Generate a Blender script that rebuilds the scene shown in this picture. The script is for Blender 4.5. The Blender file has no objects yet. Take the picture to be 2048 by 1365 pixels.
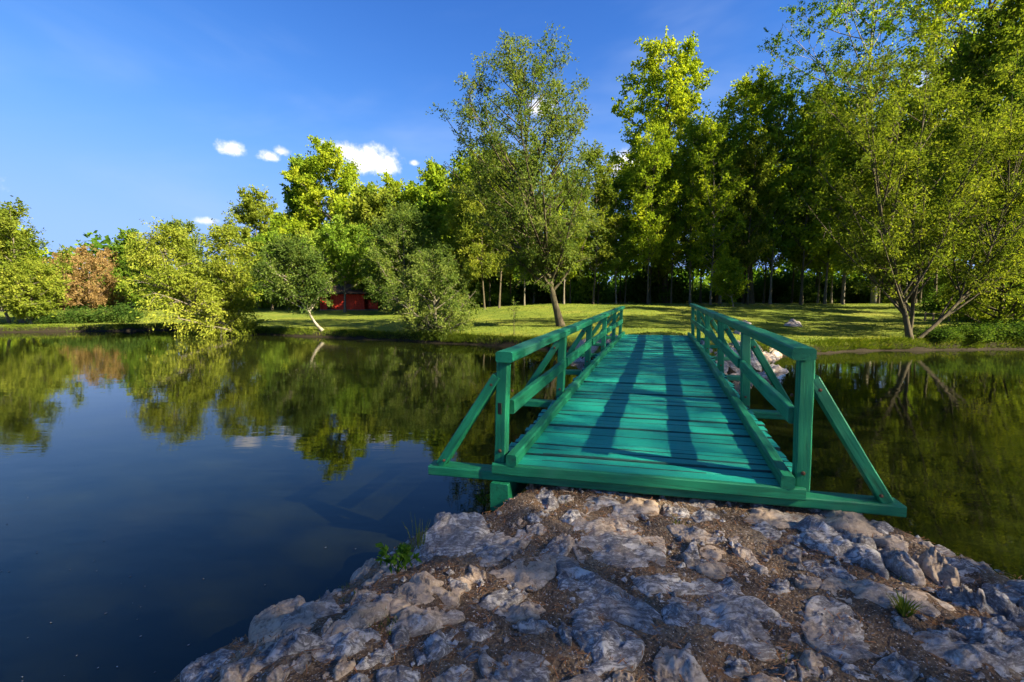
import bpy, math, random
import numpy as np
from mathutils import Vector, Matrix, noise as mnoise

# ------------------------------------------------------------------ camera, sky, sun, exposure
S = bpy.context.scene
COL = S.collection
F_PX, PITCH, CAMZ = 880.0, 0.0932, 2.2          # focal length in px of a 2048 px wide picture
SUN_AZ, SUN_EL = 119.0, 33.0                     # degrees; azimuth clockwise from +Y
cam_d = bpy.data.cameras.new('camera')
cam_d.sensor_width = 36.0
cam_d.lens = 36.0 * F_PX / 2048.0
cam_d.clip_start = 0.05
cam_d.clip_end = 6000
cam = bpy.data.objects.new('camera', cam_d)
COL.objects.link(cam)
cam.location = (0, 0, CAMZ)
cam.rotation_euler = (math.pi / 2 - PITCH, 0, 0)
S.camera = cam
S.view_settings.view_transform = 'Standard'
S.view_settings.look = 'None'
S.view_settings.gamma = 1.0
S.view_settings.exposure = 2.35
S.cycles.max_bounces = 8
S.cycles.diffuse_bounces = 5
S.cycles.glossy_bounces = 2
S.cycles.transmission_bounces = 5
S.cycles.sample_clamp_indirect = 4.0
S.cycles.use_adaptive_sampling = True
S.cycles.adaptive_threshold = 0.03

sun_d = bpy.data.lights.new('sun', 'SUN')
sun_d.energy = 5.0
sun_d.angle = math.radians(0.6)
sun_d.color = (1.0, 0.86, 0.62)
sun = bpy.data.objects.new('sun', sun_d)
COL.objects.link(sun)
_a, _e = math.radians(SUN_AZ), math.radians(SUN_EL)
SUNDIR = Vector((math.sin(_a) * math.cos(_e), math.cos(_a) * math.cos(_e), math.sin(_e)))
sun.rotation_euler = SUNDIR.to_track_quat('Z', 'Y').to_euler()
sun.location = SUNDIR * 100


def pix_dir(px, py):
    """world direction seen at a pixel of the 2048 x 1365 picture"""
    x, u = (px - 1024) / F_PX, -(py - 682.5) / F_PX
    c, s = math.cos(PITCH), math.sin(PITCH)
    return Vector((x, c + u * s, -s + u * c)).normalized()


def build_world():
    w = bpy.data.worlds.new('World')
    S.world = w
    w.use_nodes = True
    nt = w.node_tree
    N, L = nt.nodes, nt.links
    N.clear()
    out = N.new('ShaderNodeOutputWorld')
    bg = N.new('ShaderNodeBackground')
    bg.inputs['Strength'].default_value = 0.092
    sky = N.new('ShaderNodeTexSky')
    sky.sky_type = 'NISHITA'
    sky.sun_disc = False
    sky.sun_elevation = math.radians(SUN_EL)
    sky.sun_rotation = math.radians(SUN_AZ)
    sky.altitude = 2600
    sky.air_density = 0.85
    sky.dust_density = 0.0
    sky.ozone_density = 1.6
    hs = N.new('ShaderNodeHueSaturation')
    hs.inputs['Saturation'].default_value = 1.14
    hs.inputs['Value'].default_value = 1.0
    # the saturated, polarised look of the photograph's sky: contrast about a mid value, then a blue tint
    def vm(op, a, v):
        n = N.new('ShaderNodeVectorMath')
        n.operation = op
        L.new(a, n.inputs[0])
        n.inputs[1].default_value = v
        return n.outputs[0]
    gm = N.new('ShaderNodeGamma')
    gm.inputs['Gamma'].default_value = 1.42
    L.new(vm('MULTIPLY', sky.outputs[0], (.25, .25, .25)), gm.inputs['Color'])
    L.new(vm('MULTIPLY', gm.outputs[0], (4.7, 4.1, 4.4)), hs.inputs['Color'])
    # soft ceiling per channel, so that the low sky stays pale blue instead of burning out
    KM = (.85, 1.4, 2.7)
    q = vm('DIVIDE', hs.outputs[0], KM)
    sq = N.new('ShaderNodeVectorMath')
    sq.operation = 'MULTIPLY'
    L.new(q, sq.inputs[0])
    L.new(q, sq.inputs[1])
    den = N.new('ShaderNodeGamma')
    den.inputs['Gamma'].default_value = 0.5
    L.new(vm('ADD', sq.outputs[0], (1, 1, 1)), den.inputs['Color'])
    skyc = N.new('ShaderNodeVectorMath')
    skyc.operation = 'DIVIDE'
    L.new(hs.outputs[0], skyc.inputs[0])
    L.new(den.outputs[0], skyc.inputs[1])
    SKY = skyc.outputs[0]
    tc = N.new('ShaderNodeTexCoord')
    D = tc.outputs['Generated']

    def mth(op, a, b=None, c=None):
        n = N.new('ShaderNodeMath')
        n.operation = op
        for i, v in enumerate((a, b, c)):
            if v is None:
                continue
            if isinstance(v, (int, float)):
                n.inputs[i].default_value = v
            else:
                L.new(v, n.inputs[i])
        return n.outputs[0]

    def dot(v):
        n = N.new('ShaderNodeVectorMath')
        n.operation = 'DOT_PRODUCT'
        L.new(D, n.inputs[0])
        n.inputs[1].default_value = v
        return n.outputs['Value']

    def ramp(v, lo, hi):
        n = N.new('ShaderNodeMapRange')
        n.interpolation_type = 'SMOOTHSTEP'
        n.inputs['From Min'].default_value = lo
        n.inputs['From Max'].default_value = hi
        L.new(v, n.inputs['Value'])
        return n.outputs['Result']

    def nz(scale, detail, rough, vec=D, dist=0.0):
        n = N.new('ShaderNodeTexNoise')
        n.inputs['Scale'].default_value = scale
        n.inputs['Detail'].default_value = detail
        n.inputs['Roughness'].default_value = rough
        n.inputs['Distortion'].default_value = dist
        L.new(vec, n.inputs['Vector'])
        return n.outputs['Fac']
    puff = nz(34, 7, 0.62)
    puff2 = nz(90, 4, 0.6)
    pn = mth('ADD', mth('MULTIPLY', mth('SUBTRACT', puff, 0.5), 3.4), mth('MULTIPLY', mth('SUBTRACT', puff2, 0.5), 0.9))
    total = None
    # small fair-weather clouds: (px, py, half width, half height, strength)
    clouds = [(459, 299, 27, 17, 1), (538, 314, 22, 13, 1), (564, 303, 17, 12, 1), (742, 324, 70, 36, 1.25), (696, 308, 46, 22, 1.1), (640, 284, 24, 6, .5),
              (415, 444, 25, 10, .8), (828, 327, 12, 8, .6), (1265, 335, 60, 45, 1), (1410, 380, 70, 60, 1),
              (1080, 215, 40, 26, .8), (1900, 330, 160, 120, .9), (1960, 150, 90, 60, .9), (1500, 420, 90, 60, 1), (2350, 250, 150, 70, .9),
              (-250, 330, 120, 40, .9), (-600, 300, 160, 60, .9)]
    for (px, py, a, b, st) in clouds:
        f = pix_dir(px, py)
        r = f.cross(Vector((0, 0, 1))).normalized()
        u = r.cross(f).normalized()
        zz = dot(f)
        X = mth('DIVIDE', mth('DIVIDE', dot(r), zz), a / F_PX * 0.9)
        Y = mth('DIVIDE', mth('DIVIDE', dot(u), zz), b / F_PX * 0.9)
        Yl = mth('MULTIPLY', mth('MINIMUM', Y, 0), 1.35)      # flatter underside
        Yh = mth('MAXIMUM', Y, 0)
        d2 = mth('ADD', mth('MULTIPLY', X, X), mth('ADD', mth('MULTIPLY', Yl, Yl), mth('MULTIPLY', Yh, Yh)))
        val = mth('ADD', mth('SUBTRACT', 1.0, mth('SQRT', d2)), mth('MULTIPLY', pn, 0.36))
        m = mth('MULTIPLY', ramp(val, -0.02, 0.8), st)
        m = mth('MULTIPLY', m, mth('GREATER_THAN', zz, 0.2))
        total = m if total is None else mth('MAXIMUM', total, m)
    total = mth('MINIMUM', total, 1.0)
    # thin high cirrus, the same all round
    mp = N.new('ShaderNodeMapping')
    mp.inputs['Rotation'].default_value = (0.3, -0.5, 0.4)
    mp.inputs['Scale'].default_value = (0.7, 1.2, 3.2)
    mp.inputs['Location'].default_value = (0.37, 0.2, 0.25)
    L.new(D, mp.inputs['Vector'])
    ci = ramp(nz(1.5, 5, 0.5, mp.outputs[0], 0.4), 0.46, 0.80)
    cm = N.new('ShaderNodeMix')
    cm.data_type = 'RGBA'
    L.new(mth('MULTIPLY', ci, 0.62), cm.inputs[0])
    L.new(SKY, cm.inputs[6])
    cm.inputs[7].default_value = (1.25, 1.6, 2.3, 1)
    # cloud colour: brighter tops
    cc = N.new('ShaderNodeMix')
    cc.data_type = 'RGBA'
    L.new(ramp(puff, 0.36, 0.60), cc.inputs[0])
    cc.inputs[6].default_value = (2.3, 2.35, 2.7, 1)
    cc.inputs[7].default_value = (3.6, 3.4, 3.3, 1)
    mx = N.new('ShaderNodeMix')
    mx.data_type = 'RGBA'
    L.new(total, mx.inputs[0])
    L.new(cm.outputs[2], mx.inputs[6])
    L.new(cc.outputs[2], mx.inputs[7])
    L.new(mx.outputs[2], bg.inputs['Color'])
    L.new(bg.outputs[0], out.inputs['Surface'])


build_world()

# ------------------------------------------------------------------ helpers
RNG = np.random.default_rng(7)


def link(name, me, parent=None):
    o = bpy.data.objects.new(name, me)
    COL.objects.link(o)
    if parent is not None:
        o.parent = parent
    return o


def empty(name, loc=(0, 0, 0), rz=0.0):
    o = bpy.data.objects.new(name, None)
    o.empty_display_size = 0.3
    COL.objects.link(o)
    o.location = loc
    o.rotation_euler = (0, 0, rz)
    return o


def tag(o, label=None, cat=None, group=None, kind=None):
    if label:
        o['label'] = label
    if cat:
        o['category'] = cat
    if group:
        o['group'] = group
    if kind:
        o['kind'] = kind
    return o


def np_mesh(name, verts, faces, mat, smooth=False, tint=None):
    """faces: (n, k) int array, k = 3 or 4"""
    verts = np.asarray(verts, np.float32)
    faces = np.asarray(faces, np.int32)
    me = bpy.data.meshes.new(name)
    n, k = faces.shape
    me.vertices.add(len(verts))
    me.vertices.foreach_set('co', verts.ravel())
    me.loops.add(n * k)
    me.loops.foreach_set('vertex_index', faces.ravel())
    me.polygons.add(n)
    me.polygons.foreach_set('loop_start', np.arange(0, n * k, k, dtype=np.int32))
    me.polygons.foreach_set('loop_total', np.full(n, k, np.int32))
    me.polygons.foreach_set('use_smooth', np.full(n, smooth, bool))
    if tint is not None:
        at = me.attributes.new('tint', 'FLOAT', 'FACE')
        at.data.foreach_set('value', np.asarray(tint, np.float32))
    me.update(calc_edges=True)
    if mat:
        me.materials.append(mat)
    return me


class Quads:
    """collects quad faces of tubes into one mesh"""

    def __init__(self):
        self.v, self.f, self.n = [], [], 0

    def add(self, v, f):
        self.v.append(v)
        self.f.append(f + self.n)
        self.n += len(v)

    def tube(self, pts, rad, k):
        pts = np.asarray(pts, float)
        rad = np.asarray(rad, float)
        m = len(pts)
        t = np.gradient(pts, axis=0)
        t /= np.linalg.norm(t, axis=1, keepdims=True) + 1e-9
        ref = np.array([0.31, 0.95, 0.05]) if abs(t[0, 2]) > 0.6 else np.array([0.05, 0.1, 1.0])
        a = np.cross(t, ref)
        a /= np.linalg.norm(a, axis=1, keepdims=True) + 1e-9
        b = np.cross(t, a)
        ang = np.arange(k) * 2 * math.pi / k
        ring = a[:, None, :] * np.cos(ang)[None, :, None] + b[:, None, :] * np.sin(ang)[None, :, None]
        v = (pts[:, None, :] + ring * rad[:, None, None]).reshape(-1, 3)
        i = np.arange(m - 1)[:, None] * k
        j = np.arange(k)[None, :]
        f = np.stack([i + j, i + (j + 1) % k, i + k + (j + 1) % k, i + k + j], -1).reshape(-1, 4)
        self.add(v, f)

    def mesh(self, name, mat, smooth=True):
        return np_mesh(name, np.concatenate(self.v), np.concatenate(self.f), mat, smooth)


def vnoise(P, seed=0.0, octaves=3, H=1.0):
    return np.array([mnoise.fractal((p[0] + seed, p[1] - seed * .7, p[2] + seed * 1.3), H, 2.1, octaves, noise_basis='PERLIN_ORIGINAL') for p in P])


def sstep(x, a, b):
    t = np.clip((x - a) / (b - a), 0, 1)
    return t * t * (3 - 2 * t)


# ------------------------------------------------------------------ materials
def new_mat(name):
    m = bpy.data.materials.new(name)
    m.use_nodes = True
    nt = m.node_tree
    nt.nodes.clear()
    out = nt.nodes.new('ShaderNodeOutputMaterial')
    return m, nt.nodes, nt.links, out


class NT:
    def __init__(self, name):
        self.m, self.N, self.L, self.out = new_mat(name)

    def n(self, t, **kw):
        nd = self.N.new(t)
        for k, v in kw.items():
            setattr(nd, k, v)
        return nd

    def set(self, sock, v):
        if v is None:
            return
        if isinstance(v, (int, float, tuple, list)):
            sock.default_value = v
        else:
            self.L.new(v, sock)

    def noise(self, scale, detail=4, rough=.55, vec=None, dist=0.0, out='Fac'):
        nd = self.n('ShaderNodeTexNoise')
        nd.inputs['Scale'].default_value = scale
        nd.inputs['Detail'].default_value = detail
        nd.inputs['Roughness'].default_value = rough
        nd.inputs['Distortion'].default_value = dist
        if vec is not None:
            self.L.new(vec, nd.inputs['Vector'])
        return nd.outputs[out]

    def obj(self, scale=None, loc=None, rot=None, which='Object'):
        c = self.n('ShaderNodeTexCoord').outputs[which]
        if scale is None and loc is None and rot is None:
            return c
        mp = self.n('ShaderNodeMapping')
        if scale:
            mp.inputs['Scale'].default_value = scale
        if loc:
            mp.inputs['Location'].default_value = loc
        if rot:
            mp.inputs['Rotation'].default_value = rot
        self.L.new(c, mp.inputs['Vector'])
        return mp.outputs[0]

    def ramp(self, v, stops, interp='LINEAR'):
        nd = self.n('ShaderNodeValToRGB')
        cr = nd.color_ramp
        cr.interpolation = interp
        while len(cr.elements) < len(stops):
            cr.elements.new(0.5)
        for e, (p, c) in zip(cr.elements, stops):
            e.position = p
            e.color = (c[0], c[1], c[2], 1) if isinstance(c, (tuple, list)) else (c, c, c, 1)
        self.L.new(v, nd.inputs['Fac'])
        return nd.outputs['Color']

    def mix(self, f, a, b, blend='MIX'):
        nd = self.n('ShaderNodeMix', data_type='RGBA', blend_type=blend)
        self.set(nd.inputs[0], f)
        for s, v in ((6, a), (7, b)):
            if isinstance(v, (tuple, list)) and len(v) == 3:
                v = (*v, 1)
            self.set(nd.inputs[s], v)
        return nd.outputs[2]

    def math(self, op, a, b=None):
        nd = self.n('ShaderNodeMath', operation=op)
        self.set(nd.inputs[0], a)
        self.set(nd.inputs[1], b)
        return nd.outputs[0]

    def bump(self, h, strength, dist, normal=None):
        nd = self.n('ShaderNodeBump')
        nd.inputs['Strength'].default_value = strength
        nd.inputs['Distance'].default_value = dist
        self.L.new(h, nd.inputs['Height'])
        if normal is not None:
            self.L.new(normal, nd.inputs['Normal'])
        return nd.outputs[0]

    def principled(self, color, rough=.7, normal=None, spec=.3, **kw):
        p = self.n('ShaderNodeBsdfPrincipled')
        if isinstance(color, (tuple, list)) and len(color) == 3:
            color = (*color, 1)
        self.set(p.inputs['Base Color'], color)
        self.set(p.inputs['Roughness'], rough)
        p.inputs['Specular IOR Level'].default_value = spec
        for k, v in kw.items():
            self.set(p.inputs[k], v)
        if normal is not None:
            self.L.new(normal, p.inputs['Normal'])
        self.L.new(p.outputs[0], self.out.inputs['Surface'])
        return p


def leaf_mat(name, c_dark, c_mid, c_light, trans=.48, ttint=(1.3, 1.25, .5)):
    t = NT(name)
    at = t.n('ShaderNodeAttribute', attribute_name='tint')
    oi = t.n('ShaderNodeObjectInfo')
    v = t.math('ADD', at.outputs['Fac'], t.math('MULTIPLY', t.math('SUBTRACT', oi.outputs['Random'], .5), .22))
    col = t.ramp(v, [(0.0, c_dark), (0.5, c_mid), (1.0, c_light)])
    d = t.n('ShaderNodeBsdfDiffuse')
    t.L.new(col, d.inputs['Color'])
    tr = t.n('ShaderNodeBsdfTranslucent')
    t.L.new(t.mix(1.0, col, ttint, 'MULTIPLY'), tr.inputs['Color'])
    ms = t.n('ShaderNodeMixShader')
    ms.inputs[0].default_value = trans
    t.L.new(d.outputs[0], ms.inputs[1])
    t.L.new(tr.outputs[0], ms.inputs[2])
    t.L.new(ms.outputs[0], t.out.inputs['Surface'])
    return t.m


def bark_mat(name, a, b, sc=9.0):
    t = NT(name)
    v = t.obj(scale=(1, 1, .22))
    n = t.noise(sc, 6, .65, v)
    n2 = t.noise(2.2, 3, .5, t.obj())
    c = t.mix(t.ramp(n, [(.35, 0.0), (.65, 1.0)]), a, b)
    c = t.mix(t.math('MULTIPLY', n2, .45), c, (.06, .07, .025))
    t.principled(c, .9, t.bump(n, .9, .03), .15)
    return t.m


def paint_mat(name, base, dark, light, grain_axis, rough=.5):
    t = NT(name)
    sc = [14, 14, 14]
    sc[grain_axis] = 0.9
    v = t.obj(scale=tuple(sc))
    oi = t.n('ShaderNodeObjectInfo')
    add = t.n('ShaderNodeVectorMath', operation='ADD')
    t.L.new(v, add.inputs[0])
    cmb = t.n('ShaderNodeCombineXYZ')
    for i in range(3):
        t.L.new(t.math('MULTIPLY', oi.outputs['Random'], 57.0 + i * 13), cmb.inputs[i])
    t.L.new(cmb.outputs[0], add.inputs[1])
    g = t.noise(2.6, 7, .68, add.outputs[0], .3)
    add2 = t.n('ShaderNodeVectorMath', operation='ADD')
    t.L.new(t.obj(), add2.inputs[0])
    t.L.new(cmb.outputs[0], add2.inputs[1])
    blot = t.noise(2.7, 5, .6, add2.outputs[0])
    c = t.mix(t.ramp(blot, [(.3, 0.0), (.7, 1.0)]), base, light)
    c = t.mix(t.ramp(g, [(.30, 1.0), (.50, 0.0)]), c, dark)
    c = t.mix(t.math('MULTIPLY', t.ramp(oi.outputs['Random'], [(0, 0.0), (1, 1.0)]), .35), c, dark)
    grime = t.noise(7.5, 6, .7, add2.outputs[0])
    c = t.mix(t.ramp(grime, [(.60, 0.0), (.74, .55)]), c, (.035, .055, .045))
    chip = t.noise(11.0, 6, .7, add.outputs[0], .5)
    c = t.mix(t.ramp(chip, [(.665, 0.0), (.70, .8)]), c, (.17, .15, .115))
    fade = t.noise(1.1, 3, .5, add2.outputs[0])
    c = t.mix(t.ramp(fade, [(.55, 0.0), (.75, .22)]), c, (.16, .36, .30))
    r = t.ramp(g, [(.3, rough + .25), (.7, rough + .08)])
    t.principled(c, r, t.bump(g, .55, .006), .35)
    return t.m


M = {}
M['deck'] = paint_mat('sky_tinted_deck_paint', (0.004, .29, .195), (.003, .13, .095), (.008, .37, .26), 0, .42)  # same paint as the rails, with blue sky light put into its colour
M['rail'] = paint_mat('green_rail_paint', (0.004, .155, .068), (.003, .08, .034), (.008, .21, .10), 1, .45)

M['leaf_willow'] = leaf_mat('willow_leaf', (.07, .110, .013), (.18, .225, .026), (.36, .38, .055))
M['leaf_silver'] = leaf_mat('silver_willow_leaf', (.036, .070, .016), (.090, .140, .027), (.20, .24, .055))
M['leaf_poplar'] = leaf_mat('poplar_leaf', (.072, .130, .012), (.195, .275, .019), (.38, .42, .035))
M['leaf_green'] = leaf_mat('green_leaf', (.045, .100, .012), (.120, .205, .021), (.25, .33, .042))
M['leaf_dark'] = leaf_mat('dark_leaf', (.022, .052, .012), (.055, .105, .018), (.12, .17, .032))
M['leaf_olive'] = leaf_mat('olive_leaf', (.045, .080, .010), (.125, .170, .021), (.27, .30, .042))
M['leaf_brown'] = leaf_mat('rust_leaf', (.14, .090, .036), (.28, .19, .078), (.40, .30, .13))
M['leaf_weed'] = leaf_mat('weed_leaf', (.035, .09, .010), (.075, .16, .018), (.13, .23, .03))
M['grass_blade'] = leaf_mat('grass_blade', (.045, .085, .010), (.11, .15, .016), (.24, .225, .04), .3)
M['bark_grey'] = bark_mat('grey_bark', (.075, .062, .048), (.20, .175, .135))
M['bark_dark'] = bark_mat('dark_bark', (.035, .028, .020), (.105, .080, .055))
M['bark_pale'] = bark_mat('pale_bark', (.14, .12, .095), (.40, .36, .29), 6)
M['bark_red'] = bark_mat('red_brown_bark', (.06, .035, .022), (.20, .125, .075))


def stone_mat(name, warm=.0):
    t = NT(name)
    co = t.obj()
    oi = t.n('ShaderNodeObjectInfo')
    add = t.n('ShaderNodeVectorMath', operation='ADD')
    cmb = t.n('ShaderNodeCombineXYZ')
    for i in range(3):
        t.L.new(t.math('MULTIPLY', oi.outputs['Random'], 31.0 + 7 * i), cmb.inputs[i])
    t.L.new(co, add.inputs[0])
    t.L.new(cmb.outputs[0], add.inputs[1])
    v = add.outputs[0]
    st = t.n('ShaderNodeMapping')
    st.inputs['Scale'].default_value = (1.0, 2.6, 2.6)
    st.inputs['Rotation'].default_value = (.2, .3, .6)
    t.L.new(v, st.inputs['Vector'])
    big = t.noise(3.4, 6, .66, v, .7)
    fine = t.noise(24, 7, .74, v, .4)
    vein = t.noise(5.5, 8, .72, st.outputs[0], .7)
    c = t.ramp(big, [(.24, (.17, .155, .15)), (.42, (.36, .335, .32)), (.58, (.57, .53, .50)), (.78, (.74, .70, .66))])
    c = t.mix(t.ramp(vein, [(.40, 0.0), (.47, .85), (.50, .85), (.56, 0.0)]), c, (.10, .085, .085))
    tan = t.noise(2.1, 4, .6, v)
    tv = t.math('ADD', tan, t.math('MULTIPLY', t.math('SUBTRACT', oi.outputs['Random'], .55), .34))
    c = t.mix(t.ramp(tv, [(.44, 0.0), (.64, .85)]), c, (.48, .35, .24))
    rust = t.noise(6.5, 7, .75, v, .8)
    c = t.mix(t.ramp(rust, [(.57, 0.0), (.70, .8)]), c, (.17, .085, .04))
    c = t.mix(t.ramp(fine, [(.36, .75), (.50, 0.0)]), c, (.085, .07, .065))
    c = t.mix(t.ramp(fine, [(.60, 0.0), (.74, .5)]), c, (.72, .70, .70))
    h = t.math('ADD', t.math('MULTIPLY', fine, .5), t.math('ADD', t.math('MULTIPLY', vein, .8), t.math('MULTIPLY', big, .6)))
    t.principled(c, .82, t.bump(h, 1.0, .035), .3)
    return t.m


M['stone'] = stone_mat('pale_limestone')


def earth_mat():
    t = NT('gritty_earth')
    co = t.obj()
    a = t.noise(2.2, 5, .6, co)
    g = t.noise(38, 6, .72, co)
    vo = t.n('ShaderNodeTexVoronoi')
    vo.inputs['Scale'].default_value = 70
    t.L.new(co, vo.inputs['Vector'])
    c = t.ramp(a, [(.28, (.09, .055, .035)), (.5, (.18, .12, .075)), (.72, (.30, .225, .15))])
    c = t.mix(t.ramp(g, [(.38, .85), (.52, 0.0)]), c, (.05, .032, .022))
    c = t.mix(t.ramp(g, [(.58, 0.0), (.70, .7)]), c, (.42, .35, .28))
    c = t.mix(t.ramp(t.noise(5, 6, .7, co), [(.55, 0.0), (.68, .7)]), c, (.20, .085, .03))
    sp = t.noise(95, 2, .5, co)
    c = t.mix(t.ramp(sp, [(.62, 0.0), (.70, .8)]), c, (.55, .50, .45))
    h = t.math('ADD', t.math('MULTIPLY', g, .8), t.math('ADD', t.math('MULTIPLY', vo.outputs['Distance'], .5), t.math('MULTIPLY', sp, .3)))
    t.principled(c, .95, t.bump(h, 1.0, .03), .15)
    return t.m


M['earth'] = earth_mat()


def lawn_mat():
    t = NT('lawn_and_bank')
    co = t.obj()
    big = t.noise(.22, 4, .6, co)
    mid = t.noise(1.4, 5, .65, co)
    fine = t.noise(14, 5, .7, t.obj(scale=(1, 1, 1)))
    c = t.ramp(big, [(.3, (.08, .115, .014)), (.5, (.125, .16, .018)), (.7, (.185, .19, .03))])
    c = t.mix(t.ramp(mid, [(.35, .6), (.55, 0.0)]), c, (.04, .07, .010))
    c = t.mix(t.ramp(fine, [(.35, .55), (.55, 0.0)]), c, (.030, .045, .010))
    c = t.mix(t.ramp(fine, [(.6, 0.0), (.75, .5)]), c, (.21, .18, .05))
    # bare earth where the bank is steep or low by the water
    geo = t.n('ShaderNodeNewGeometry')
    sp = t.n('ShaderNodeSeparateXYZ')
    t.L.new(geo.outputs['Position'], sp.inputs[0])
    zz = t.math('ADD', sp.outputs['Z'], t.math('MULTIPLY', t.math('SUBTRACT', mid, .5), .25))
    c = t.mix(t.ramp(zz, [(.26, 1.0), (.40, 0.0)]), c, (.020, .016, .010))
    h = t.math('ADD', fine, t.math('MULTIPLY', mid, 1.5))
    t.principled(c, .95, t.bump(h, .7, .05), .1)
    return t.m


M['lawn'] = lawn_mat()


def water_mat():
    t = NT('pond_water')
    co = t.obj()
    murk = t.noise(.16, 3, .55, co)
    c = t.ramp(murk, [(.3, (.004, .006, .0018)), (.7, (.012, .015, .0035))])
    r1 = t.noise(1.0, 3, .5, t.obj(scale=(.9, 2.4, 1), rot=(0, 0, .35)), .3)
    r2 = t.noise(5.5, 3, .55, t.obj(scale=(.8, 2.0, 1), rot=(0, 0, -.15)), .3)
    gust = t.ramp(t.noise(.12, 2, .5, co), [(.40, .25), (.66, 1.0)])
    h = t.math('ADD', t.math('MULTIPLY', r1, .8), t.math('MULTIPLY', t.math('MULTIPLY', r2, .30), gust))
    t.principled(c, .02, t.bump(h, .075, .05), .5, IOR=1.33)
    return t.m


M['water'] = water_mat()


def plain(name, col, rough=.8, sc=6.0, var=.35):
    t = NT(name)
    n = t.noise(sc, 5, .65, t.obj())
    dk = tuple(x * (1 - var) for x in col)
    lt = tuple(min(1, x * (1 + var)) for x in col)
    c = t.ramp(n, [(.3, dk), (.7, lt)])
    t.principled(c, rough, t.bump(n, .4, .02), .2)
    return t.m


M['red'] = plain('red_painted_boards', (.48, .040, .018))
M['roof'] = plain('dark_roof_boards', (.045, .030, .024))
M['post_wood'] = plain('old_fence_wood', (.16, .12, .085))
M['plank_side'] = plain('gap_shade_plank_side', (.022, .070, .060), .9, 9)  # plank sides coloured darker, so the gaps read as lines of shade
M['dark_hole'] = plain('dark_mortise', (.012, .014, .011))
M['rust'] = plain('rusty_iron', (.09, .045, .025), .7, 20)
M['needles'] = plain('dry_needles', (.24, .11, .045), .9, 3, .5)

# ------------------------------------------------------------------ ground, pond and water
POND = np.array([(-75, 24), (-50, 27.5), (-40, 29), (-34.7, 29.8), (-28, 31), (-24.5, 32.6), (-22, 31.5), (-19.5, 28.9), (-17, 28.3), (-14, 27.0),
                 (-11.4, 26.0), (-8.5, 24.6), (-6, 23.6), (-3.5, 22.2), (-1.8, 21.5), (0.4, 20.3), (1.7, 19.4), (2.5, 17.4), (2.7, 15.4), (2.9, 13.6),
                 (3.6, 12.6), (5.2, 12.2), (6.8, 12.7), (8.0, 13.8), (8.8, 15.6), (10.0, 17.2), (12.7, 17.9), (14.6, 18.7), (16.7, 19.0), (20, 19.3), (23.7, 19.6),
                 (27.0, 18.0), (28.0, 14), (27.3, 9), (25.3, 4), (22.5, 0), (18, -4.0), (12, -9), (7, -14), (-2, -18), (-20, -24), (-50, -24), (-80, -10)], float)


def poly_sd(x, y, poly):
    """signed distance, positive outside"""
    x = np.asarray(x, float)
    y = np.asarray(y, float)
    d = np.full(x.shape, 1e18)
    inside = np.zeros(x.shape, bool)
    n = len(poly)
    for i in range(n):
        ax, ay = poly[i]
        bx, by = poly[(i + 1) % n]
        ex, ey = bx - ax, by - ay
        t = np.clip(((x - ax) * ex + (y - ay) * ey) / (ex * ex + ey * ey), 0, 1)
        d = np.minimum(d, (x - ax - t * ex) ** 2 + (y - ay - t * ey) ** 2)
        c = ((ay > y) != (by > y))
        xi = (bx - ax) * (y - ay) / (by - ay if by != ay else 1e-9) + ax
        inside ^= c & (x < xi)
    d = np.sqrt(d)
    return np.where(inside, -d, d)


def wob(x, y):
    return (np.sin(x * .61 + 1.3) * np.cos(y * .53 + .4) + .6 * np.sin(x * 1.37 + y * 1.11) + .35 * np.sin(x * 2.9 - y * 2.3 + 1.0)) / 1.95


def ground_h(x, y):
    x = np.asarray(x, float)
    y = np.asarray(y, float)
    sd = poly_sd(x, y, POND) + .22 * wob(x * 1.7, y * 1.7)
    amp = .45 + .95 * sstep(x, -14, 4)
    bank = .36 * sstep(sd, 0, .45)
    rise = amp * sstep(sd, -3, 23) * 1.06
    h = bank + np.where(sd > 0, rise, 0) - sstep(-sd, 0, 1.6) * 1.2
    h = h + .05 * wob(x, y) * sstep(sd, .3, 3)
    h = h + .58 * np.exp(-((x - 4.9) ** 2 + (y - 14.9) ** 2) / (2 * 1.7 ** 2)) * sstep(sd, -.2, 1.0)
    return h


def gz(x, y):
    return float(ground_h(np.array([x]), np.array([y]))[0])


def grid_mesh(name, xs, ys, hf, mat, smooth=True):
    X, Y = np.meshgrid(xs, ys)
    Z = hf(X, Y)
    nx, ny = len(xs), len(ys)
    v = np.stack([X, Y, Z], -1).reshape(-1, 3)
    i = np.arange(ny - 1)[:, None] * nx
    j = np.arange(nx - 1)[None, :]
    f = np.stack([i + j, i + j + 1, i + j + 1 + nx, i + j + nx], -1).reshape(-1, 4)
    return np_mesh(name, v, f, mat, smooth)


xs = np.concatenate([np.array([-3000, -1200, -500, -250, -150]), np.arange(-100, -42, 1.6), np.arange(-42, 36, .38), np.arange(36, 100, 1.6), np.array([150, 250, 500, 1200, 3000])])
ys = np.concatenate([np.array([-3000, -1000, -400, -150, -80]), np.arange(-50, 10, 1.3), np.arange(10, 34, .2), np.arange(34, 110, 1.3), np.array([150, 250, 500, 1200, 3000])])
tag(link('ground', grid_mesh('ground', xs, ys, ground_h, M['lawn'])), 'green lawn and earth banks round the pond', None, None, 'structure')
wv = np.array([(-130, -60, 0), (60, -60, 0), (60, 60, 0), (-130, 60, 0)], float)
tag(link('water', np_mesh('water', wv, np.array([[0, 1, 2, 3]]), M['water'])), 'still dark pond water', None, None, 'structure')

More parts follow.
